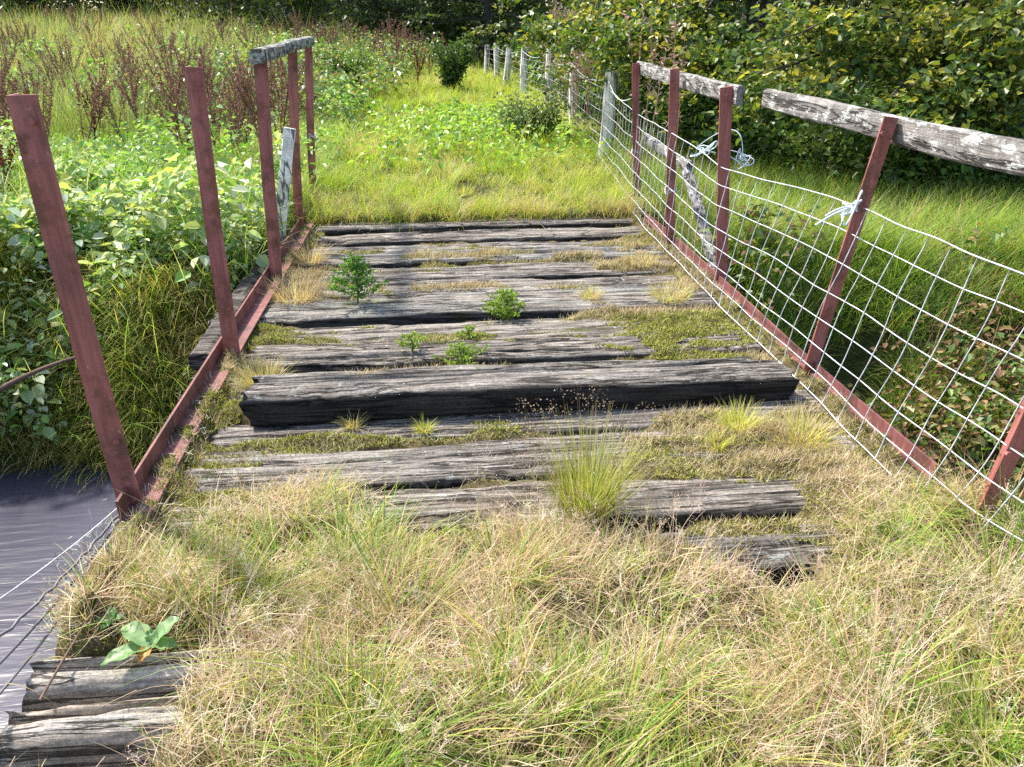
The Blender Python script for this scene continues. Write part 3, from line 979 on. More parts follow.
# foreground grass on the near deck
GREENSPOT = [(480, 545, 70), (700, 655, 80), (880, 640, 70), (560, 720, 60), (380, 560, 55), (930, 570, 80), (650, 600, 50), (330, 680, 30), (960, 740, 60), (430, 740, 60), (240, 575, 50), (800, 600, 45)]
GSW = [(*at_z(a, b)[:2], at_z(a + r, b)[0] - at_z(a, b)[0]) for a, b, r in GREENSPOT]
K = 2000
cx = RNG.uniform(-1.25, 2.6, K); cy = RNG.uniform(.55, 3.2, K)
front = grass_front(cx)
dens = sstep(.04, -.16, cy - front + (fbm(cx * 4, cy * 4, 33) - .5) * .25)
def bare_ends(x, y):
    return np.clip(sstep(-.62, -.74, x + (fbm(x * 6, y * 6, 35) - .5) * .3) * sstep(1.84, 1.74, y), 0, 1)
bare = bare_ends(cx, cy) + sstep(1, .6, np.hypot((cx - 1.0) / .28, (cy - 2.0) / .08))
holes = sstep(.52, .58, fbm(cx * 3.6, cy * 3.6, 61, 3))
ok = (RNG.random(K) < dens * (1 - np.clip(bare, 0, 1)) * (1 - .92 * holes))
cx, cy = cx[ok], cy[ok]
def green_spot(x, y):
    g = np.zeros(len(x))
    for a, b, r in GSW: g = np.maximum(g, np.exp(-((x - a) ** 2 + (y - b) ** 2) / r ** 2))
    return g
gsp = green_spot(cx, cy)
fs = np.clip(.44 - .62 * gsp + (fbm(cx * 4.5, cy * 4.5, 44) - .5) * 2.0, .04, 1.0)
edge = sstep(.0, -.5, cy - grass_front(cx))
hgt = (.05 + .07 * edge) * np.exp(RNG.normal(0, .42, len(cx))) * (1 + .45 * gsp) * (.65 + .7 * fbm(cx * 2.6, cy * 2.6, 45))
mb = MB()
wind = (RNG.normal(0.2, .7, len(cx)) + (fbm(cx * 3.2, cy * 3.2, 90) - .5) * 11, .5)
tussock_grass(mb, cx, cy, np.zeros(len(cx)), RNG.uniform(.02, .075, len(cx)), RNG.integers(60, 130, len(cx)), np.stack([hgt * .45, hgt * 1.35], 1), np.where(fs < .5, .0040, .0027), mix_pal(fs, GREEN + YGREEN + [(.20, .40, .05), (.30, .48, .08), (.15, .32, .04)]),
              spread=1.2, curve=(-.1, 1.6), segs=4, lean0=.35, wind=wind, zfun=lambda a, b: deck_z(a, b) - .01)
# long loose green and pale blades standing out of the mat
n = 6500
x = RNG.uniform(-1.0, 2.5, n); y = RNG.uniform(.7, 3.0, n)
okm = RNG.random(n) < sstep(.05, -.2, y - grass_front(x)) * (1 - bare_ends(x, y)) * np.clip(.3 + green_spot(x, y), 0, 1)
x, y = x[okm], y[okm]; n = len(x)
lc = pick(GREEN + [(.30, .46, .09), (.40, .50, .14), (.6, .55, .3)], n)
blades(mb, np.stack([x, y, deck_z(x, y)], 1), RNG.random(n) * 2 * PI, RNG.uniform(.2, 1.3, n), RNG.uniform(.06, .18, n), RNG.uniform(.003, .006, n), RNG.uniform(.1, 1.5, n), lc, lc * np.array([1.3, 1.1, 1.0]), segs=5)
# thatch: fine dead stems lying about
n = 46000
x = RNG.uniform(-1.2, 2.5, n); y = RNG.uniform(.6, 3.2, n)
hl = sstep(.53, .63, fbm(x * 3.6, y * 3.6, 61, 3))
okm = RNG.random(n) < sstep(.08, -.15, y - grass_front(x)) * (1 - .97 * bare_ends(x, y)) * (1 - .8 * hl) * (.25 + 1.1 * sstep(.35, .6, fbm(x * 4.2, y * 4.2, 46, 3)))
x, y = x[okm], y[okm]; n = len(x)
blades(mb, np.stack([x, y, deck_z(x, y) + RNG.uniform(0, .075, n)], 1), RNG.normal(0.3, 1.0, n) + (fbm(x * 3.2, y * 3.2, 91) - .5) * 11, RNG.uniform(.7, 1.7, n), RNG.uniform(.04, .19, n), RNG.uniform(.0015, .0030, n), RNG.uniform(-1.0, 1.4, n), pick(STRAW + [(.54, .38, .28), (.60, .50, .36), (.30, .22, .13), (.34, .30, .12)], n), segs=4)
PINK = [(.62, .49, .36), (.68, .58, .43), (.58, .42, .30), (.52, .40, .27), (.72, .64, .50)]
for px, py, r in ((240, 722, 105), (300, 508, 48), (430, 600, 60), (720, 590, 48), (860, 520, 50), (955, 610, 70), (335, 640, 70), (640, 690, 50), (800, 700, 60), (480, 640, 50), (560, 560, 45), (190, 590, 40)):
    c = at_z(px, py); rr = at_z(px + r, py)[0] - c[0]; n = int(5200 * rr)
    x = c[0] + RNG.normal(0, .9, n) * rr; y = c[1] + RNG.normal(0, .6, n) * rr
    k_ = (bare_ends(x, y) < .5) & (y < grass_front(x) + .03); x, y = x[k_], y[k_]; n = len(x)
    dz = .05 * np.exp(-(((x - c[0]) / rr) ** 2 + ((y - c[1]) / rr / .6) ** 2)) + .01
    blades(mb, np.stack([x, y, deck_z(x, y) + RNG.random(n) * dz], 1), RNG.random(n) * 2 * PI, RNG.uniform(.4, 1.6, n), RNG.uniform(.05, .19, n), RNG.uniform(.0014, .0028, n), RNG.uniform(-1.2, 1.6, n), pick(PINK, n), segs=5)
tag(mb.build('dry_grass', M_GRASS), 'tangled straw and green grass over the near end of the deck', 'grass', kind='stuff')

# panicles: airy seed heads over the grass
def panicles(mb, x, y, z, hgt, col, nbr=16, r=.0011):
    n = len(x)
    az = RNG.random(n) * 2 * PI
    P = blades(mb, np.stack([x, y, z], 1), az, RNG.uniform(.05, .35, n), hgt, .0022, RNG.uniform(.1, .7, n), col, segs=5)
    P = np.stack(P, 1)  # n,6,3
    for q in range(nbr):
        t = RNG.uniform(.62, 1.0, n); i = np.minimum((t * 5).astype(int), 4); f = t * 5 - i
        p = P[np.arange(n), i] * (1 - f)[:, None] + P[np.arange(n), i + 1] * f[:, None]
        L = hgt * (1.12 - t) * RNG.uniform(.25, .6, n)
        a2 = RNG.random(n) * 2 * PI; ln = RNG.uniform(.5, 1.3, n)
        blades(mb, p, a2, ln, L, .0013, RNG.uniform(-.4, .5, n), col, segs=2)
        e = p + (L * np.sin(ln))[:, None] * np.stack([np.cos(a2), np.sin(a2), 0 * a2], 1) + (L * np.cos(ln))[:, None] * np.array([0, 0, 1.])
        leaves(mb, e, rand_dirs(n, .6), rand_dirs(n), .0055, .0022, col * 1.05)
mb = MB()
n = 1700
x = RNG.uniform(-1.05, 2.4, n); y = RNG.uniform(.75, 3.1, n)
cl = fbm(x * 2.2, y * 2.2, 120, 3)
okm = RNG.random(n) < sstep(.06, -.10, y - grass_front(x)) * sstep(.38, .6, cl) * (1 - bare_ends(x, y))
x, y = x[okm], y[okm]; n = len(x)
panicles(mb, x, y, deck_z(x, y), RNG.uniform(.10, .26, n), pick([(.62, .48, .36), (.66, .56, .42), (.56, .42, .30), (.60, .46, .38)], n))
tag(mb.build('grass_seed_heads', M_DRY), 'fine pale seed heads of bent grass over the near deck', 'grass', kind='stuff')

# near banks beside the bridge (outside the deck)
mb = MB()
K = 900
cx = np.concatenate([RNG.uniform(-6, -1.35, K // 2), RNG.uniform(2.0, 7, K // 2)]); cy = RNG.uniform(-2, 1.9, K)
gz = H(cx, cy); ok = gz > -.8
cx, cy, gz = cx[ok], cy[ok], gz[ok]
tussock_grass(mb, cx, cy, gz, np.full(len(cx), .14), np.full(len(cx), 70), np.tile([.12, .35], (len(cx), 1)), np.full(len(cx), .005), mix_pal(np.full(len(cx), .5)), zfun=H)
tag(mb.build('bank_grass', M_GRASS), 'mixed green and straw grass on the near stream bank', 'grass', kind='stuff')

# ------------------------------------------------------------------ path grass beyond the bridge
mb = MB()
K = 2600
cx = RNG.uniform(-1.6, 2.6, K); cy = 6.8 + 25 * RNG.random(K) ** 1.7
cz = H(cx, cy)
fs = np.clip(.16 + (fbm(cx * 1.2, cy * 1.2, 210) - .5) * 1.5 + .25 * sstep(8.5, 7, cy), .03, .8)
sc = 1 + (cy - 6.8) * .03; hv = np.exp(RNG.normal(0, .35, K)) * (.6 + .8 * fbm(cx * 1.3, cy * 1.3, 211))
tussock_grass(mb, cx, cy, cz, RNG.uniform(.05, .13, K), RNG.integers(45, 85, K), np.stack([.06 * sc * hv, .22 * sc * hv], 1), .0045 * (.8 + (cy - 6.8) * .10), mix_pal(fs, [(.40, .52, .06), (.50, .56, .08), (.30, .46, .05), (.20, .38, .04)]),
              spread=1.0, curve=(.2, 1.8), segs=4, zfun=H)
tag(mb.build('path_grass', M_GRASS), 'yellow green grass covering the path past the bridge', 'grass', kind='stuff')

# left bright green grass
mb = MB()
K = 1900
cx = RNG.uniform(-9, -1.2, K); cy = RNG.uniform(5.9, 12.5, K)
ok = cx > -(cy * .95); cx, cy = cx[ok], cy[ok]; K = len(cx)
fs = np.clip(.10 + (fbm(cx * 1.1, cy * 1.1, 310) - .5) * .9, .0, .6)
BR = [(.19, .40, .05), (.28, .48, .07), (.13, .29, .04), (.38, .50, .10)]
tussock_grass(mb, cx, cy, H(cx, cy), RNG.uniform(.08, .18, K), RNG.integers(45, 80, K), np.tile([.18, .45], (K, 1)), .0055 * (.8 + (cy - 6) * .10), mix_pal(fs, BR), spread=.8, curve=(.3, 1.6), segs=4, zfun=H)
tag(mb.build('meadow_grass', M_GRASS), 'lush bright green grass left of the path', 'grass', kind='stuff')

# right grass outside the netting
mb = MB()
K = 3000
cx = RNG.uniform(2.05, 8.5, K); cy = RNG.uniform(4.0, 10.5, K); cy = np.where(RNG.random(K) < .38, stream_y(cx) + RNG.uniform(-1.2, 2.6, K), cy)
gz = H(cx, cy); ok = (gz > -.95) & (fbm(cx * 1.8, cy * 1.8, 411, 3) < .54 + .3 * sstep(-.6, -.2, gz)); cx, cy, gz = cx[ok], cy[ok], gz[ok]; K = len(cx)
fs = np.clip(.12 + (fbm(cx * 1.3, cy * 1.3, 410) - .5) * .9, 0, .7)
tussock_grass(mb, cx, cy, gz, RNG.uniform(.07, .16, K), RNG.integers(50, 85, K), np.tile([.18, .46], (K, 1)), .005 * (.8 + (cy - 4) * .10), mix_pal(fs, BR + GREEN), spread=.8, curve=(.3, 1.7), segs=4, zfun=H)
tag(mb.build('bank_grass', M_GRASS), 'green grass on the far bank behind the netting', 'grass', kind='stuff')

# far bank slope on the left: hanging olive grass
mb = MB()
K = 1100
cx = RNG.uniform(-6, -1.25, K); cy = stream_y(cx) + RNG.uniform(1.66, 3.6, K)
gz = H(cx, cy)
okb = fbm(cx * 1.1, cy * 1.1, 700) < .50 + .12 * sstep(2.3, 1.9, cy - stream_y(cx)); cx, cy, gz = cx[okb], cy[okb], gz[okb]; K = len(cx)
fs = np.clip(.25 + (fbm(cx * 1.5, cy * 1.5, 510) - .5) * 1.2, 0, .8)
wind = (np.full(K, -PI / 2) + RNG.normal(0, .4, K), .6)
OL = [(.30, .38, .06), (.40, .44, .09), (.21, .30, .05), (.48, .46, .15)]  # olives lightened to make up for the backlit, shadowed slope
tussock_grass(mb, cx, cy, gz, RNG.uniform(.06, .14, K), RNG.integers(50, 80, K), np.tile([.15, .42], (K, 1)), np.full(K, .006), mix_pal(fs, OL), spread=.9, curve=(.6, 2.0), segs=5, wind=wind, zfun=H)
tag(mb.build('hanging_grass', M_GRASS), 'olive grass hanging down the far bank to the stream', 'grass', kind='stuff')

# tall meadow
mb = MB()
K = 4200
u = RNG.random(K) ** 1.7
cy = 11.5 + u * 55; cx = -(RNG.random(K) * 1.05 - .03) * (cy * .80 + 2) + 1.2
ok = ~((cx > -3.6 + .06 * (cy - 12)) & (cy < 30)); cx, cy = cx[ok], cy[ok]; K = len(cx)
MD = [(.22, .35, .09), (.32, .42, .16), (.15, .26, .06), (.42, .47, .27), (.26, .40, .08), (.16, .13, .07)]
fs = np.clip(.12 + (fbm(cx * .45, cy * .28, 610) - .5) * 1.8, .0, .9)
sc = np.clip(cy / 12, 1, 5)
tussock_grass(mb, cx, cy, H(cx, cy), .16 * sc, RNG.integers(26, 46, K), np.outer(np.exp(RNG.normal(0, .3, K)) * (.5 + fbm(cx * .6, cy * .4, 611)), [.28, .85]), .0055 * sc, mix_pal(fs, MD), spread=.55, curve=(.1, .9), segs=3, zfun=H)
tag(mb.build('tall_grass', M_GRASS), 'tall rough meadow grass going pale towards the far trees', 'grass', kind='stuff')

# ------------------------------------------------------------------ leafy herbs
def herb_mass(mb, x, y, z0, hgt, size, pal, nl, jitter=.2, up=1.2):
    """leafy stems: nl leaves per stem climbing from z0 to z0+hgt"""
    n = len(x)
    for q in range(nl):
        t = (q + RNG.random(n)) / nl
        t = .25 + .75 * t
        a = RNG.random(n) * 2 * PI
        rr = RNG.random(n) * jitter * (1.15 - .5 * t)
        p = np.stack([x + rr * np.cos(a), y + rr * np.sin(a), z0 + hgt * t], 1)
        d = np.stack([np.cos(a), np.sin(a), RNG.uniform(-.8, .5, n)], 1)
        nn = nrm(np.stack([RNG.normal(0, .55, n), RNG.normal(0, .55, n), np.full(n, 1.0) * up], 1))
        L = size * RNG.uniform(.4, 1.35, n)
        leaves(mb, p, d, nn, L, L * RNG.uniform(.5, .75, n), pick(pal, n), fold=.18, droop=.22)

# pale leafy bank on the left
mb = MB()
n = 6800
x = RNG.uniform(-6.5, -1.28, n); y = stream_y(x) + RNG.uniform(1.62, 4.4, n)
dn = fbm(x * 1.1, y * 1.1, 700) + .09 * sstep(-1.7, -2.6, x)
ok = (RNG.random(n) < sstep(.44, .52, dn) * (.35 + .9 * (fbm(x * 3.5, y * 3.5, 702) > .47))) & (x > -(y * .95)); x, y = x[ok], y[ok]; n = len(x)
hg = .14 + 1.1 * fbm(x * 1.8, y * 1.8, 701) ** 1.5
BK = [(.36, .48, .24), (.24, .40, .10), (.46, .56, .36), (.20, .34, .09), (.56, .62, .48), (.42, .50, .16)]
big = RNG.random(n) < .35
herb_mass(mb, x[big], y[big], H(x[big], y[big]), hg[big] * 1.1, .095, BK, 7, .16)
herb_mass(mb, x[~big], y[~big], H(x[~big], y[~big]), hg[~big], .052, BK, 11, .10)
ng = 9000
gx_ = RNG.uniform(-6, -1.25, ng); gy_ = stream_y(gx_) + RNG.uniform(1.65, 4.5, ng)
kg = fbm(gx_ * 1.6, gy_ * 1.6, 705) > .47; gx_, gy_ = gx_[kg], gy_[kg]; ng = len(gx_)
blades(mb, np.stack([gx_, gy_, H(gx_, gy_)], 1), RNG.random(ng) * 2 * PI, RNG.uniform(.05, .5, ng), RNG.uniform(.35, .85, ng), .008, RNG.uniform(.3, 1.7, ng), pick([(.28, .44, .07), (.38, .48, .10), (.46, .44, .18), (.20, .34, .06)], ng), segs=5)
tag(mb.build('leafy_undergrowth', M_LEAF), 'pale broad leaved plants crowding the far stream bank', 'undergrowth', kind='stuff')

# leafy herbs in the meadow and beside the path
mb = MB()
n = 5200
y = 6.5 + RNG.random(n) ** 1.3 * 26; x = -1.0 - RNG.random(n) * (y * .78)
dn = fbm(x * .7, y * .6, 720)
ok = RNG.random(n) < sstep(.44, .60, dn); x, y = x[ok], y[ok]; n = len(x)
hg = .15 + 1.3 * np.clip(fbm(x * 1.3, y * 1.1, 721) - .25, 0, 1)
sc = np.clip(y / 9, .9, 2.6)
herb_mass(mb, x, y, H(x, y), hg, .062 * sc, [(.16, .32, .06), (.25, .42, .10), (.12, .24, .05), (.34, .46, .20)], 10, .15)
tag(mb.build('meadow_herbs', M_LEAF), 'nettles and other leafy herbs among the meadow grass', 'undergrowth', kind='stuff')
mb = MB()
n = 900
x = RNG.uniform(-1.0, 2.0, n); y = RNG.uniform(8.2, 14, n)
pc = at_z(470, 128); ok = RNG.random(n) < np.exp(-(((x - pc[0]) / .9) ** 2 + ((y - 11.2) / 1.8) ** 2)) * 1.2 + .06
x, y = x[ok], y[ok]; n = len(x)
herb_mass(mb, x, y, H(x, y), np.full(n, .34), .085, [(.24, .42, .06), (.33, .48, .09), (.17, .31, .05)], 8, .18)
tag(mb.build('path_herbs', M_LEAF), 'bright green leafy herbs spreading over the path', 'undergrowth', kind='stuff')

mb = MB()
n = 1500
y = RNG.uniform(12.5, 26, n); x = RNG.uniform(-4.6, .9, n) - (y - 12) * .02
ok = (x < -1.2 + .14 * (y - 13) + (fbm(x, y, 770) - .5)); x, y = x[ok], y[ok]; n = len(x)
herb_mass(mb, x, y, H(x, y), .45 + .75 * fbm(x * .9, y * .7, 771), .10, [(.12, .22, .05), (.18, .30, .07), (.08, .15, .035), (.28, .36, .14), (.22, .16, .09)], 10, .2)
tag(mb.build('nettle_bed', M_LEAF), 'tall nettles and weeds left of the path where it narrows', 'undergrowth', kind='stuff')

# undergrowth beneath the right-hand trees
mb = MB()
n = 9500
y = 7.4 + RNG.random(n) ** 1.3 * 20; x = 2.7 + RNG.random(n) * 8
ok = (x > 2.45 + np.clip(9.6 - y, 0, 3) * .85 + (fbm(y * .8, x * .8, 64) - .5) * 1.2); x, y = x[ok], y[ok]; n = len(x)
hg = .4 + 1.1 * fbm(x * .8, y * .8, 731)
herb_mass(mb, x, y, H(x, y), hg, .085 * np.clip(y / 10, 1, 2), [(.09, .18, .04), (.14, .25, .05), (.06, .12, .03), (.22, .30, .08), (.05, .09, .02)], 12, .22)
tag(mb.build('bramble_undergrowth', M_LEAF), 'dark brambles growing under the trees behind the netting', 'undergrowth', kind='stuff')
mb = MB()
n = 2600
x = RNG.uniform(-62, 4, n); y = 50 + 14 * RNG.random(n) + np.clip(-x - 20, 0, 40) * .15
herb_mass(mb, x, y, H(x, y), 1.2 + 2.6 * fbm(x * .3, y * .3, 760), .30, [(.05, .09, .025), (.07, .12, .03), (.04, .07, .02), (.11, .15, .05)], 10, .6)
tag(mb.build('wood_undergrowth', M_LEAF), 'dark thicket along the foot of the far wood', 'undergrowth', kind='stuff')
# dark fringe on the water side of the right bank
mb = MB()
n = 2600
x = RNG.uniform(2.1, 7, n); y = stream_y(x) + RNG.uniform(-1.7, 2.4, n)
ok = (fbm(x * 2.2, y * 2.2, 745) > .50) ; x, y = x[ok], y[ok]; n = len(x)
herb_mass(mb, x, y, np.maximum(H(x, y), WATER_Z - .1), .25 + .35 * fbm(x * 2, y * 2, 746), .06, [(.14, .24, .05), (.22, .30, .07), (.09, .16, .04), (.30, .26, .10), (.26, .15, .08)], 9, .15)
tag(mb.build('bank_herbs', M_LEAF), 'dark leafy plants low on the bank behind the netting', 'undergrowth', kind='stuff')

mb = MB()
for px, py, n, r in ((955, 400, 60, .28), (905, 435, 32, .2), (1005, 385, 36, .26), (975, 480, 40, .2)):
    c = at_z(px, py, -.75)
    x = c[0] + RNG.normal(0, r, n); y = c[1] + RNG.normal(0, r * .7, n)
    herb_mass(mb, x, y, H(x, y), .12 + .30 * RNG.random(n), .045, [(.20, .12, .06), (.32, .19, .10), (.17, .09, .05), (.38, .28, .15)], 12, .12)
    blades(mb, np.stack([x, y, H(x, y)], 1), RNG.random(n) * 6.28, RNG.uniform(.05, .6, n), RNG.uniform(.3, .8, n), .007, RNG.uniform(.2, 1.2, n), pick([(.26, .15, .08), (.36, .25, .14)], n))
tag(mb.build('dead_bracken', M_DRY), 'brown dead bracken in the hollow behind the near netting', 'bracken', kind='stuff')

# ------------------------------------------------------------------ docks
RUSTY = [(.25, .13, .09), (.32, .18, .125), (.19, .10, .07), (.40, .27, .19), (.29, .15, .125)]
def dock(loc, h, seed, lab, pal=RUSTY, leafy=True):
    rg = np.random.default_rng(seed)
    root = empty('dock_plant', loc)
    st_ = MB(); sd = MB()
    loc = np.asarray(loc, float)
    br = []
    lean = rg.normal(0, .12, 2)
    main = np.array([loc + np.array([lean[0] * t * h, lean[1] * t * h, t * h]) for t in np.linspace(0, 1, 9)])
    br.append((main, .008))
    for k in range(rg.integers(6, 11)):
        t = rg.uniform(.2, .75); s = main[int(t * 8)]
        a = rg.random() * 2 * PI; l = h * (1 - t) * rg.uniform(.65, 1.05)
        d0 = np.array([math.cos(a) * .55, math.sin(a) * .55, 1.0]); d0 /= np.linalg.norm(d0)
        q = np.linspace(0, 1, 7)[:, None]
        br.append((s + d0 * l * q + np.array([0, 0, .12 * l]) * q ** 2, .005))
    for pts, r in br:
        tube(st_, pts, np.linspace(r, r * .4, len(pts)), 5, pick(pal, 1)[0] * .7)
        L = np.linalg.norm(pts[-1] - pts[0])
        n = int(150 * L)
        t = rg.uniform(.25, 1, n) * (len(pts) - 1); i = np.minimum(t.astype(int), len(pts) - 2); f = (t - i)[:, None]
        p = pts[i] * (1 - f) + pts[i + 1] * f + rg.normal(0, .011, (n, 3))
        leaves(sd, p, rand_dirs(n, .5), rand_dirs(n), .022, .017, pick(pal, n, jit=.25))
    st_.build('stem', M_DRY, root, smooth=True)
    sd.build('seed_heads', M_DRY, root)
    return tag(root, lab, 'dock', 'dead dock plants in the meadow')

protos = []
lab_far = 'dead brown dock plant among the many in the rough meadow'
sp = []
for k in range(120):
    px = random.uniform(-20, 440); py = random.uniform(84, 182) - abs(px - 200) * .02
    if px > 300: py = random.uniform(72, 100)
    elif random.random() < .25: py = random.uniform(50, 84)
    w = at_z(px, py, .05)
    sp.append((w[0], w[1]))
for k, (x, y) in enumerate(sp):
    z = float(H(x, y))
    if k < 6:
        o = dock((x, y, z), random.uniform(.95, 1.35), 900 + k, lab_far); protos.append(o)
    else:
        o = copy_tree(protos[k % 6]); o.location = (x, y, z); o.rotation_euler = (random.gauss(0, .14), random.gauss(0, .14), random.random() * 6.28)
        s = random.uniform(.8, 1.15); o.scale = (s, s, s)
def dock_at(px, py, z, h, seed, lab, pal=RUSTY):
    w = at_z(px, py, z); return dock((w[0], w[1], float(H(w[0], w[1]))), h, seed, lab, pal)
dock_at(416, 98, .1, 1.0, 990, 'dark crimson dock plant beside the dark bush at the path edge', [(.16, .03, .035), (.20, .04, .045), (.11, .025, .03)])
dock_at(95, 160, .05, .95, 991, 'dark leaning dock clump between the two lone posts', [(.12, .04, .03), (.08, .035, .025), (.16, .06, .045)])
dock_at(22, 235, -.05, .75, 992, 'rust brown dock stalks behind the nearest post at the frame edge', [(.20, .07, .04), (.13, .05, .03)])

# ------------------------------------------------------------------ trees
def tree(name, base, h, spread, seed, nleaf, lsize, pal, lab, cat='tree', grp=None, tr=.09, low=.12, dirbias=None, cl=.115, nlimb=26, reach=()):
    rg = np.random.default_rng(seed)
    base = np.asarray(base, float)
    root = empty(name, base)
    tk = MB(); cr = MB()
    bend = rg.normal(0, .12, 2)
    ts = np.linspace(0, 1, 12)
    main = np.array([base + np.array([bend[0] * t * h + .06 * math.sin(t * 7 + seed), bend[1] * t * h, t * h * .95 - .1]) for t in ts])
    tube(tk, main, np.linspace(tr, tr * .2, 12), 9)
    anchors = []
    for k in range(nlimb):
        t = low + (1 - low) * (k + rg.random()) / nlimb * .9
        s = main[min(int(t * 11), 10)]
        a = rg.random() * 2 * PI
        if dirbias is not None and rg.random() < .55: a = dirbias + rg.normal(0, .6)
        l = spread * (.55 + .6 * rg.random()) * (1 - .55 * max(0, t - .45) / .55)
        up = rg.uniform(.0, .55)
        d0 = np.array([math.cos(a), math.sin(a), up]); d0 /= np.linalg.norm(d0)
        q = np.linspace(0, 1, 8)[:, None]
        pts = s + d0 * l * q + np.array([0, 0, -.22 * l]) * q ** 2.2 + rg.normal(0, .03, (8, 3)) * q
        tube(tk, pts, np.linspace(tr * .30, .006, 8), 5)
        for w in range(8):
            i = rg.integers(2, 8); sp_ = pts[i]
            dd = nrm(rg.normal(size=3) + d0 * .9 + np.array([0, 0, .1])); l2 = l * rg.uniform(.18, .42)
            p2 = sp_ + dd * l2 * np.linspace(0, 1, 5)[:, None] + np.array([0, 0, -.12 * l2]) * np.linspace(0, 1, 5)[:, None] ** 2
            tube(tk, p2, np.linspace(.006, .0025, 5), 4)
            anchors += [p2[2], p2[3], p2[4]]
        anchors.append(pts[-1])
    for tg in reach:
        tg = np.asarray(tg, float); s = main[4]
        pts = curve3(s, (s + tg) / 2 + np.array([0, 0, .45]), tg, 14) + rg.normal(0, .02, (14, 3))
        tube(tk, pts, np.linspace(tr * .3, .006, 14), 6)
        for w in range(26):
            i = rg.integers(5, 14); d0 = nrm(pts[13] - pts[6])
            dd = nrm(rg.normal(size=3) * np.array([1, 1, .5]) + d0 * .8); l2 = rg.uniform(.25, .65)
            p2 = pts[i] + dd * l2 * np.linspace(0, 1, 5)[:, None] + np.array([0, 0, -.25 * l2]) * np.linspace(0, 1, 5)[:, None] ** 2
            tube(tk, p2, np.linspace(.006, .0025, 5), 4)
            anchors += [p2[2], p2[3], p2[4], p2[4]]
    A = np.array(anchors)
    i = rg.integers(0, len(A), nleaf)
    sub = rg.normal(0, 1, (len(A), 3))
    p = A[i] + rg.normal(0, cl, (nleaf, 3)) * np.array([1, 1, .45])
    tone = rg.random(len(A))
    d = rand_dirs(nleaf, -.15); d[:, 2] *= .6
    nn = nrm(rg.normal(0, .55, (nleaf, 3)) + np.array([-.25, -.1, .9]))
    L = lsize * rg.uniform(.6, 1.3, nleaf)
    pal = np.asarray(pal, float)
    ci = np.clip((tone[i] ** 1.35 * .9 + rg.random(nleaf) * .3) * len(pal), 0, len(pal) - 1).astype(int)
    col = pal[ci] * (1 + (rg.random((nleaf, 1)) - .5) * .35)
    leaves(cr, p, d, nn, L, L * rg.uniform(.55, .75, nleaf), col, fold=.15, droop=.2)
    tk.build('trunk', M_BARK, root, smooth=True)
    cr.build('crown', M_LEAF, root)
    return tag(root, lab, cat, grp)

HZ = [(.045, .095, .02), (.065, .125, .026), (.09, .155, .03), (.12, .185, .035), (.17, .22, .04), (.25, .28, .05), (.38, .36, .06)]
HZD = [(.05, .085, .018), (.08, .12, .025), (.12, .16, .03), (.17, .20, .045), (.22, .23, .05)]
DK = [(.035, .06, .015), (.05, .08, .02), (.07, .11, .025), (.11, .15, .04)]
G = 'trees along the far side of the netting'
def tz(x, y): return (x, y, float(H(x, y)))
tree('hedge_tree', tz(6.6, 9.4), 4.6, 2.4, 1, 17000, .085, HZ, 'yellowing tree with low branches over the long near rail', grp=G, tr=.13, low=.3, dirbias=-2.2, reach=[at_y(715, 92, 8.0), at_y(800, 95, 7.6), at_y(880, 112, 7.4), at_y(955, 125, 7.3), at_y(1010, 95, 7.3), at_y(780, 40, 7.8), at_y(1000, 30, 7.5)])
tree('hedge_tree', tz(4.3, 11.2), 4.8, 2.1, 2, 17000, .08, HZ, 'bushy yellow green tree behind the far lichened rail', grp=G, tr=.11, low=.15, dirbias=-2.6, reach=[at_y(640, 35, 9.2), at_y(690, 60, 9.0), at_y(600, 15, 10), at_y(560, 25, 11)])
tree('hedge_tree', tz(8.8, 10.8), 5.2, 2.6, 3, 15000, .09, HZD, 'dark green tree at the frame edge behind the yellowing branches', grp=G, tr=.15, low=.1)
tree('hedge_tree', tz(6.3, 13.2), 5.4, 2.5, 4, 15000, .095, HZD, 'deep green tree filling the gap behind the two yellowing trees', grp=G, tr=.14, low=.05)
tree('hedge_tree', tz(3.9, 15.5), 5.0, 2.0, 5, 12000, .12, HZD, 'green tree overhanging the middle white fence posts', grp=G, tr=.12, low=.12)
tree('hedge_tree', tz(4.2, 20.5), 6.0, 2.6, 6, 11000, .15, HZD + HZ[:3], 'light leaved tree over the farthest white fence posts', grp=G, tr=.14, low=.15)
tree('hedge_tree', tz(10.5, 14.5), 6.0, 3.0, 8, 11000, .14, DK, 'very dark tree deep behind the hedge at the frame edge', grp=G, tr=.16, low=.03)
tree('hedge_tree', tz(8.0, 19.0), 6.5, 3.2, 9, 10000, .16, DK, 'very dark tree deep behind the bushy yellow green tree', grp=G, tr=.16, low=.03)
tree('hedge_tree', tz(2.4, 29.0), 6.5, 2.6, 10, 10000, .18, DK, 'dark tree closing the end of the path', grp=G, tr=.15, low=.04)
GB = 'trees of the far wood'
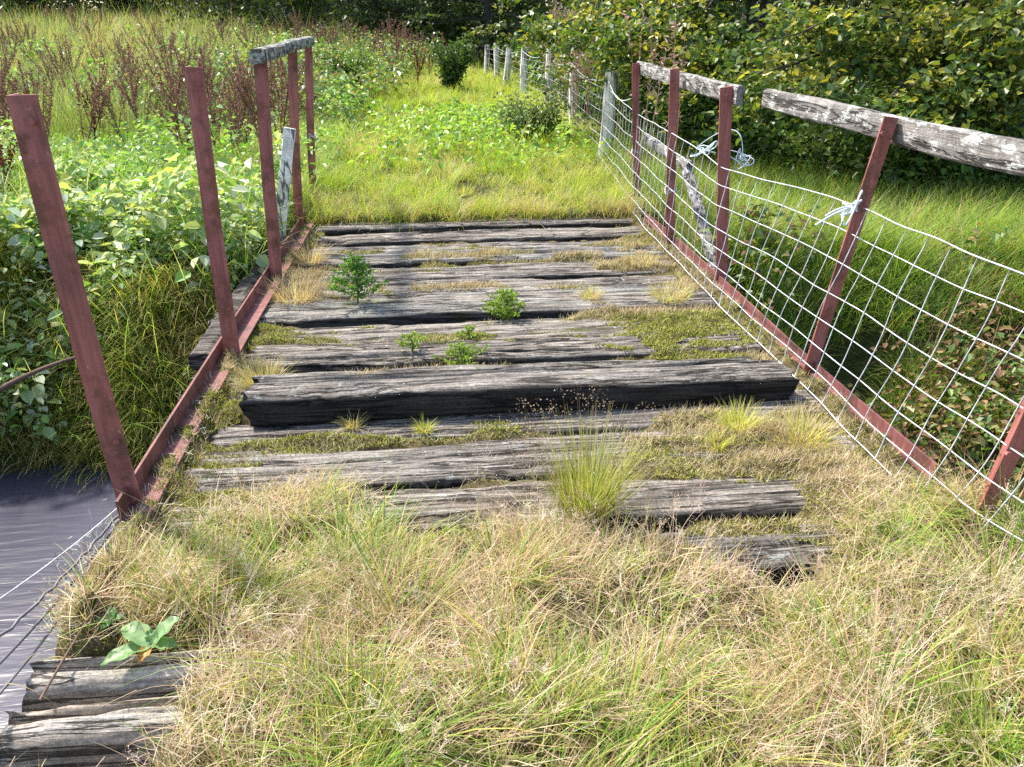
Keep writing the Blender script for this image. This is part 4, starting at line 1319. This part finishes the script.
far = [(-1.5, 33, 'dark tree of the far wood next to the path end'), (-5.5, 37, 'thin crowned tree of the far wood left of the path end'), (-11, 50, 'broad dark tree of the far wood behind the dock stalks'),
       (-18, 54, 'dark tree of the far wood above the mossy rail'), (-25, 56, 'dark tree of the far wood above the second lone post'),
       (-33, 58, 'shaded tree of the far wood over the pale meadow'), (-42, 60, 'leftmost tree of the far wood above the nearest post'), (-8, 44, 'blue green tree of the far wood behind the red dock'), (1.5, 40, 'dark tree of the far wood straight beyond the path'),
       (-14, 57, 'tree of the far wood in the second rank behind the broad dark one'), (-29, 64, 'tree of the far wood in the second rank above the lone posts'), (-50, 66, 'tree of the far wood just inside the left frame edge'),
       (-21, 68, 'tree of the far wood in the last rank above the mossy rail'), (-37, 70, 'tree of the far wood in the last rank above the nearest post'), (6, 46, 'tree of the far wood behind the farthest fence posts'), (13, 40, 'tree of the far wood seen through gaps over the far lichened rail'), (19, 30, 'tree of the far wood seen through gaps over the long near rail')]
for k, (x, y, lab) in enumerate(far):
    tree('wood_tree', tz(x, y), 8.0 + k % 3, 3.8 + .5 * (k % 2), 40 + k, 11000, .22, DK if k != 7 else [(.06, .10, .06), (.10, .15, .10), (.15, .2, .14)], lab, grp=GB, tr=.2, low=.03, cl=.42, nlimb=24)

# shrubs
def shrub(loc, r, h, seed, n, ls, pal, lab):
    rg = np.random.default_rng(seed); loc = np.asarray(loc, float)
    root = empty('shrub', loc)
    tk = MB(); cr = MB(); A = []
    for k in range(16):
        a = rg.random() * 2 * PI; l = rg.uniform(.6, 1.0)
        e = loc + np.array([math.cos(a) * r * l * rg.random() ** .5, math.sin(a) * r * l * rg.random() ** .5, h * l])
        pts = curve3(loc, loc + np.array([0, 0, h * .4]), e, 8); tube(tk, pts, np.linspace(.012, .003, 8), 5); A += list(pts[2:])
    A = np.array(A); i = rg.integers(0, len(A), n)
    p = A[i] + rg.normal(0, .09, (n, 3))
    L = ls * rg.uniform(.6, 1.2, n)
    leaves(cr, p, rand_dirs(n), nrm(rg.normal(0, .5, (n, 3)) + np.array([0, 0, .9])), L, L * .6, pick(pal, n))
    tk.build('stems', M_BARK, root, smooth=True); cr.build('foliage', M_LEAF, root)
    tag(root, lab, 'shrub', 'shrubs beside the path')
w = at_z(530, 150, .05); shrub((w[0], w[1], float(H(w[0], w[1]))), .55, .62, 81, 2600, .055, [(.13, .19, .07), (.19, .26, .11), (.10, .15, .05), (.26, .32, .17)], 'grey green bush on the path in front of the white fence posts')
w = at_z(450, 96, .1); shrub((w[0], w[1], float(H(w[0], w[1]))), .8, 1.1, 82, 3000, .085, [(.05, .10, .025), (.08, .14, .03), (.11, .18, .05)], 'dark green bush beside the crimson dock')
w = at_z(352, 100, .1); shrub((w[0], w[1], float(H(w[0], w[1]))), .9, .9, 83, 2600, .085, [(.09, .17, .04), (.14, .23, .06), (.2, .3, .1)], 'leafy green bush by the far post of the mossy rail')

# fallen pink dead stalks by the posts (fireweed)
def fireweed(px, py, Y, n, lab):
    c = at_y(px, py, Y); root = empty('fireweed', (c[0], c[1], float(H(c[0], c[1]))))
    mb = MB(); sd = MB()
    x = c[0] + RNG.normal(0, .18, n); y = Y + RNG.normal(0, .2, n); z = H(x, y)
    P = blades(mb, np.stack([x, y, z], 1), RNG.random(n) * 6.28, RNG.uniform(0, .15, n), RNG.uniform(1.3, 1.9, n), .012, RNG.uniform(0, .3, n), pick([(.40, .24, .19), (.46, .30, .24)], n), segs=6)
    P = np.stack(P, 1)
    for q in range(40):
        t = RNG.uniform(.45, 1, n) * 6; i = np.minimum(t.astype(int), 5); f = (t - i)[:, None]
        p = P[np.arange(n), i] * (1 - f) + P[np.arange(n), i + 1] * f
        leaves(sd, p, rand_dirs(n, .4), rand_dirs(n), .07, .012, pick([(.50, .32, .26), (.56, .40, .33), (.42, .25, .2)], n))
    mb.build('stems', M_DRY, root); sd.build('seed_pods', M_DRY, root)
    tag(root, lab, 'dead plant', 'dead pink plants by the fence')
fireweed(562, 60, 13.5, 16, 'pinkish dead stalks behind the two upright white posts')
fireweed(590, 60, 11.5, 16, 'pinkish dead stalks behind the leaning white post')
fireweed(656, 100, 8.3, 8, 'reddish dead stalks under the far lichened rail')

# ------------------------------------------------------------------ deck plants
def seedling(px, py, h, seed, pal, lab, nb=26, r=.5, ls=.02):
    rg = np.random.default_rng(seed)
    w = at_z(px, py, .0); w[2] = float(deck_z(np.array([w[0]]), np.array([w[1]]))[0])
    root = empty('seedling', w); tk = MB(); cr = MB()
    main = np.array([w + np.array([.01 * math.sin(t * 5), 0, t * h]) for t in np.linspace(0, 1, 8)])
    tube(tk, main, np.linspace(.006, .002, 8), 5, (.14, .11, .06))
    for k in range(nb):
        t = .1 + .85 * k / nb; s = w + np.array([0, 0, t * h]); a = k * 2.4 + rg.random()
        l = h * r * (1.05 - t) * rg.uniform(.7, 1.2) + .02
        e = s + np.array([math.cos(a) * l, math.sin(a) * l, l * .45])
        pts = curve3(s, (s + e) / 2 + [0, 0, -.1 * l], e, 6); tube(tk, pts, .0016, 4, (.16, .17, .06))
        n = int(26 * l / .1) + 10
        q = rg.random(n)[:, None]; p = s + (e - s) * q
        d = nrm((e - s) * .7 / l + rg.normal(0, .75, (n, 3))); leaves(cr, p, d, rand_dirs(n, 1.0), ls * rg.uniform(.7, 1.3, n), ls * .32, pick(pal, n))
    tk.build('stem', M_LEAF, root, smooth=True); cr.build('needles', M_LEAF, root)
    tag(root, lab, 'seedling', 'seedlings growing through the deck')
seedling(358, 306, .31, 61, [(.13, .30, .04), (.18, .38, .06), (.09, .22, .03)], 'tallest spruce seedling, bright green, growing from the deck', 34, .55, .026)
seedling(505, 314, .21, 62, [(.24, .38, .05), (.32, .45, .07), (.18, .3, .04)], 'yellow green seedling in the middle of the deck, right of the tallest', 24, .65, .026)
seedling(461, 361, .15, 63, [(.22, .34, .05), (.28, .40, .08)], 'low sprawling green weed behind the raised step', 18, .9, .024)
seedling(412, 353, .10, 64, [(.22, .34, .05), (.28, .40, .08)], 'tiny green weed left of the sprawling one behind the step', 10, .8, .022)
seedling(468, 338, .09, 65, [(.22, .34, .05)], 'tiny upright weed just beyond the sprawling one', 8, .6, .02)

# grass tufts on the deck
def tuft(px, py, h, r, nb, pal, lab, name='grass_tuft', spread=1.1):
    w = at_z(px, py, 0); w[2] = float(deck_z(np.array([w[0]]), np.array([w[1]]))[0]) - .005
    mb = MB(); n = nb
    a = RNG.random(n) * 2 * PI; rr = r * np.sqrt(RNG.random(n))
    blades(mb, np.stack([w[0] + rr * np.cos(a), w[1] + rr * np.sin(a), np.full(n, w[2])], 1), a + RNG.normal(0, .5, n), RNG.uniform(.05, spread, n), RNG.uniform(.5, 1.2, n) * h, .0030, RNG.uniform(.1, 1.1, n), pick(pal, n), segs=4)
    tag(mb.build(name, M_GRASS, origin=w), lab, 'grass tuft', 'grass tufts growing on the sleepers')
YT = [(.50, .52, .08), (.42, .48, .07), (.58, .54, .16)]
tuft(738, 432, .13, .06, 260, YT, 'bright yellow grass tuft in front of the step near the netting')
tuft(718, 446, .09, .03, 120, YT, 'small yellow tuft just before the bright yellow one')
tuft(425, 428, .07, .025, 110, YT, 'small yellow grass tuft before the step, middle of the deck')
tuft(352, 424, .09, .035, 130, [(.5, .45, .2), (.58, .5, .26)], 'pale straw tuft before the step on the stream side')
tuft(262, 382, .16, .09, 320, [(.5, .42, .2), (.42, .42, .12), (.56, .48, .27)], 'straw tuft beside the second lone post at the step end')
tuft(296, 300, .24, .12, 420, STRAW, 'dry straw tuft beside the near post of the mossy rail')
tuft(310, 262, .2, .10, 260, STRAW, 'dry grass tuft behind the straw one by the mossy railed posts')
tuft(800, 440, .15, .10, 420, YT[:2] + STRAW[:3], 'wide straw and green tuft before the step end by the netting')
tuft(670, 300, .12, .12, 320, STRAW + YT, 'dry tuft on the far deck by the angle iron')
tuft(590, 300, .10, .06, 180, STRAW + YT, 'small mixed tuft right of the yellow green seedling')
tuft(488, 252, .08, .06, 120, STRAW, 'small straw tuft on the far sleepers')
tuft(370, 520, .12, .03, 60, [(.10, .32, .10), (.16, .36, .12)], 'small bright green tuft at the near grass edge')
tuft(640, 262, .12, .12, 200, STRAW + YT, 'straw tuft on the far sleepers by the netting')

# rush clump
w = at_z(586, 512, 0)
root = empty('rush_clump', w); mb = MB(); sd = MB()
n = 520
a = RNG.random(n) * 2 * PI; rr = .085 * np.sqrt(RNG.random(n))
P = blades(mb, np.stack([w[0] + rr * np.cos(a), w[1] + rr * np.sin(a), np.full(n, w[2])], 1), a + RNG.normal(0, .5, n), RNG.uniform(.0, .8, n), RNG.uniform(.12, .40, n), .0036, RNG.uniform(0, .4, n), pick([(.26, .36, .05), (.38, .43, .08), (.18, .28, .04), (.42, .41, .14)], n), np.tile([.48, .46, .18], (n, 1)), segs=5)
n = 110
a = RNG.random(n) * 2 * PI; rr = .11 * np.sqrt(RNG.random(n))
P = blades(mb, np.stack([w[0] + rr * np.cos(a), w[1] + rr * np.sin(a), np.full(n, w[2])], 1), a, RNG.uniform(.05, .85, n), RNG.uniform(.26, .44, n), .0022, RNG.uniform(0, .35, n), pick([(.36, .26, .17), (.30, .22, .14)], n), segs=5)
for q in range(9):
    e = P[-1] + RNG.normal(0, .014, (n, 3))
    leaves(sd, e, rand_dirs(n, .4), rand_dirs(n), .008, .005, pick([(.20, .13, .09), (.28, .2, .14), (.36, .28, .2)], n))
mb.build('stems', M_GRASS, root); sd.build('seed_heads', M_DRY, root)
tag(root, 'tall green rush clump with brown seed heads in the middle of the deck', 'rush')

# heather-like dead flower stems around the rush
def dead_stems(px, py, n, h, lab):
    w = at_z(px, py, 0); root = empty('dried_flower', w); mb = MB()
    x = w[0] + RNG.normal(0, .09, n); y = w[1] + RNG.normal(0, .05, n)
    panicles(mb, x, y, np.full(n, .0), RNG.uniform(.6, 1.1, n) * h, pick([(.38, .28, .22), (.5, .4, .32)], n), 8)
    mb.build('stems', M_DRY, root)
    tag(root, lab, 'dead plant', 'dead flower stems on the deck')
dead_stems(530, 505, 9, .30, 'thin dead flower stems just left of the rush clump')
dead_stems(660, 500, 12, .26, 'thin dead flower stems just right of the rush clump')
dead_stems(470, 535, 9, .24, 'bare dead stems in the grass before the dark smooth sleeper')

# broad leaved plants at the left edge
def broad_leaf(mb, base, az, L, W, rise, col, curl=.35):
    n = 10; base = np.asarray(base, float)
    d = np.array([math.cos(az), math.sin(az), 0]); s = np.array([-math.sin(az), math.cos(az), 0])
    V = []; C = []
    for k in range(n + 1):
        t = k / n
        c = base + d * L * t * math.cos(rise) + np.array([0, 0, L * (math.sin(rise) * t - curl * t * t * .6)])
        w = W * .5 * (math.sin(PI * min(1, t * .93 + .07)) ** .8) + .002
        for q in (-1, -.5, 0, .5, 1):
            V.append(c + s * w * q + np.array([0, 0, abs(q) * w * .35 + .004 * math.sin(t * 14 + q * 3)]))
            C.append(np.asarray(col) * (1.25 if q == 0 else .82 + .3 * random.random()))
    F = [[k * 5 + i, k * 5 + i + 1, (k + 1) * 5 + i + 1, (k + 1) * 5 + i] for k in range(n) for i in range(4)]
    mb.add(V, np.array(F), C)
def broad_plant(px, py, specs, lab):
    w = at_z(px, py, .03); root = empty('broad_leaved_plant', w)
    for az, L, W, rise, col in specs:
        mb = MB(); broad_leaf(mb, w + np.array([0, 0, .01]), math.radians(az), L, W, rise, col); o = mb.build('leaf', M_LEAF, root, smooth=True)
        if col[0] > .4: o['label'] = 'withered orange leaf'
    tag(root, lab, 'plant', 'broad leaved plants on the sleeper ends')
LG = (.20, .35, .13); LG2 = (.26, .41, .18)
broad_plant(152, 648, [(150, .115, .062, .5, LG2), (205, .13, .055, .15, LG), (30, .115, .05, .75, LG2), (-8, .075, .042, .2, LG), (255, .06, .03, .1, (.50, .25, .04)), (95, .05, .03, .9, LG)], 'broad pale green leaved plant on the split sleeper end')
broad_plant(112, 624, [(100, .05, .022, .7, (.14, .34, .10)), (180, .05, .024, .3, (.14, .30, .09)), (20, .045, .02, .4, (.14, .32, .10)), (250, .04, .02, .3, (.12, .28, .08))], 'small dark green rosette behind the broad leaved plant')

# grey lichen twigs along the stream edge
mb = MB()
n = 2600
y = RNG.uniform(1.80, 3.6, n); x = XL + .02 + RNG.normal(0, .045, n) + .03 * np.sin(y * 5)
ok = RNG.random(n) < .25 + .75 * sstep(2.5, 2.1, y); x, y = x[ok], y[ok]; n = len(x)
blades(mb, np.stack([x, y, .0 + RNG.uniform(0, .05, n)], 1), RNG.random(n) * 6.28, RNG.uniform(.2, 1.5, n), RNG.uniform(.015, .05, n), .003, RNG.uniform(-.8, .8, n), pick([(.50, .52, .44), (.40, .40, .34), (.20, .17, .13), (.58, .58, .52)], n), segs=2)
tag(mb.build('lichen', M_MOSS), 'grey lichen and twigs on the deck edge by the nearest post', 'lichen', kind='stuff')
# dead bramble stem hanging over the water edge
def arc_stem(name, px0, py0, px1, py1, d0, d1, r, mat, lab, cat, lift=.1):
    a = np.array([0, 0, CAM_H]) + ray(px0, py0) * d0; b = np.array([0, 0, CAM_H]) + ray(px1, py1) * d1
    mb = MB(); tube(mb, curve3(a, (a + b) / 2 + np.array([0, 0, lift]), b, 24), np.linspace(r, r * .5, 24), 6, (.2, .13, .1))
    tag(mb.build(name, mat, smooth=True), lab, cat)
arc_stem('fallen_branch', -10, 395, 85, 355, 4.6, 4.9, .018, M_DRY, 'bleached dead branch poking from the far bank behind the nearest post', 'branch', .05)
arc_stem('bramble_cane', 40, 700, 140, 540, 2.0, 2.45, .004, M_DRY, 'thin dark bramble cane hanging across the sleeper ends', 'bramble', .02)

# ------------------------------------------------------------------ sky, sun, view
SUN_DIR = Vector((-0.43, 0.40, 0.78)).normalized()
world = bpy.data.worlds.new('World'); scene.world = world; world.use_nodes = True
nt = world.node_tree
bg = nt.nodes['Background']
sky = nt.nodes.new('ShaderNodeTexSky'); sky.sky_type = 'NISHITA'; sky.sun_disc = False
elev = math.asin(SUN_DIR.z)
sky.sun_elevation = elev; sky.sun_rotation = math.atan2(SUN_DIR.x, SUN_DIR.y)
sky.air_density = 1.0; sky.dust_density = 2.0; sky.ozone_density = .8
nt.links.new(sky.outputs[0], bg.inputs[0]); bg.inputs[1].default_value = .15
sd = bpy.data.lights.new('sun', 'SUN'); sd.energy = 4.1; sd.angle = math.radians(4.5); sd.color = (1, .95, .87)
so = bpy.data.objects.new('sun', sd); COLL.objects.link(so)
so.rotation_euler = SUN_DIR.to_track_quat('Z', 'Y').to_euler()
so.location = (-10, 5, 12)
vs = scene.view_settings
vs.view_transform = 'Standard'; vs.look = 'None'; vs.gamma = 1; vs.use_curve_mapping = False
vs.exposure = 1.2
scene.cycles.max_bounces = 6
scene.cycles.transparent_max_bounces = 4
scene.cycles.use_denoising = False
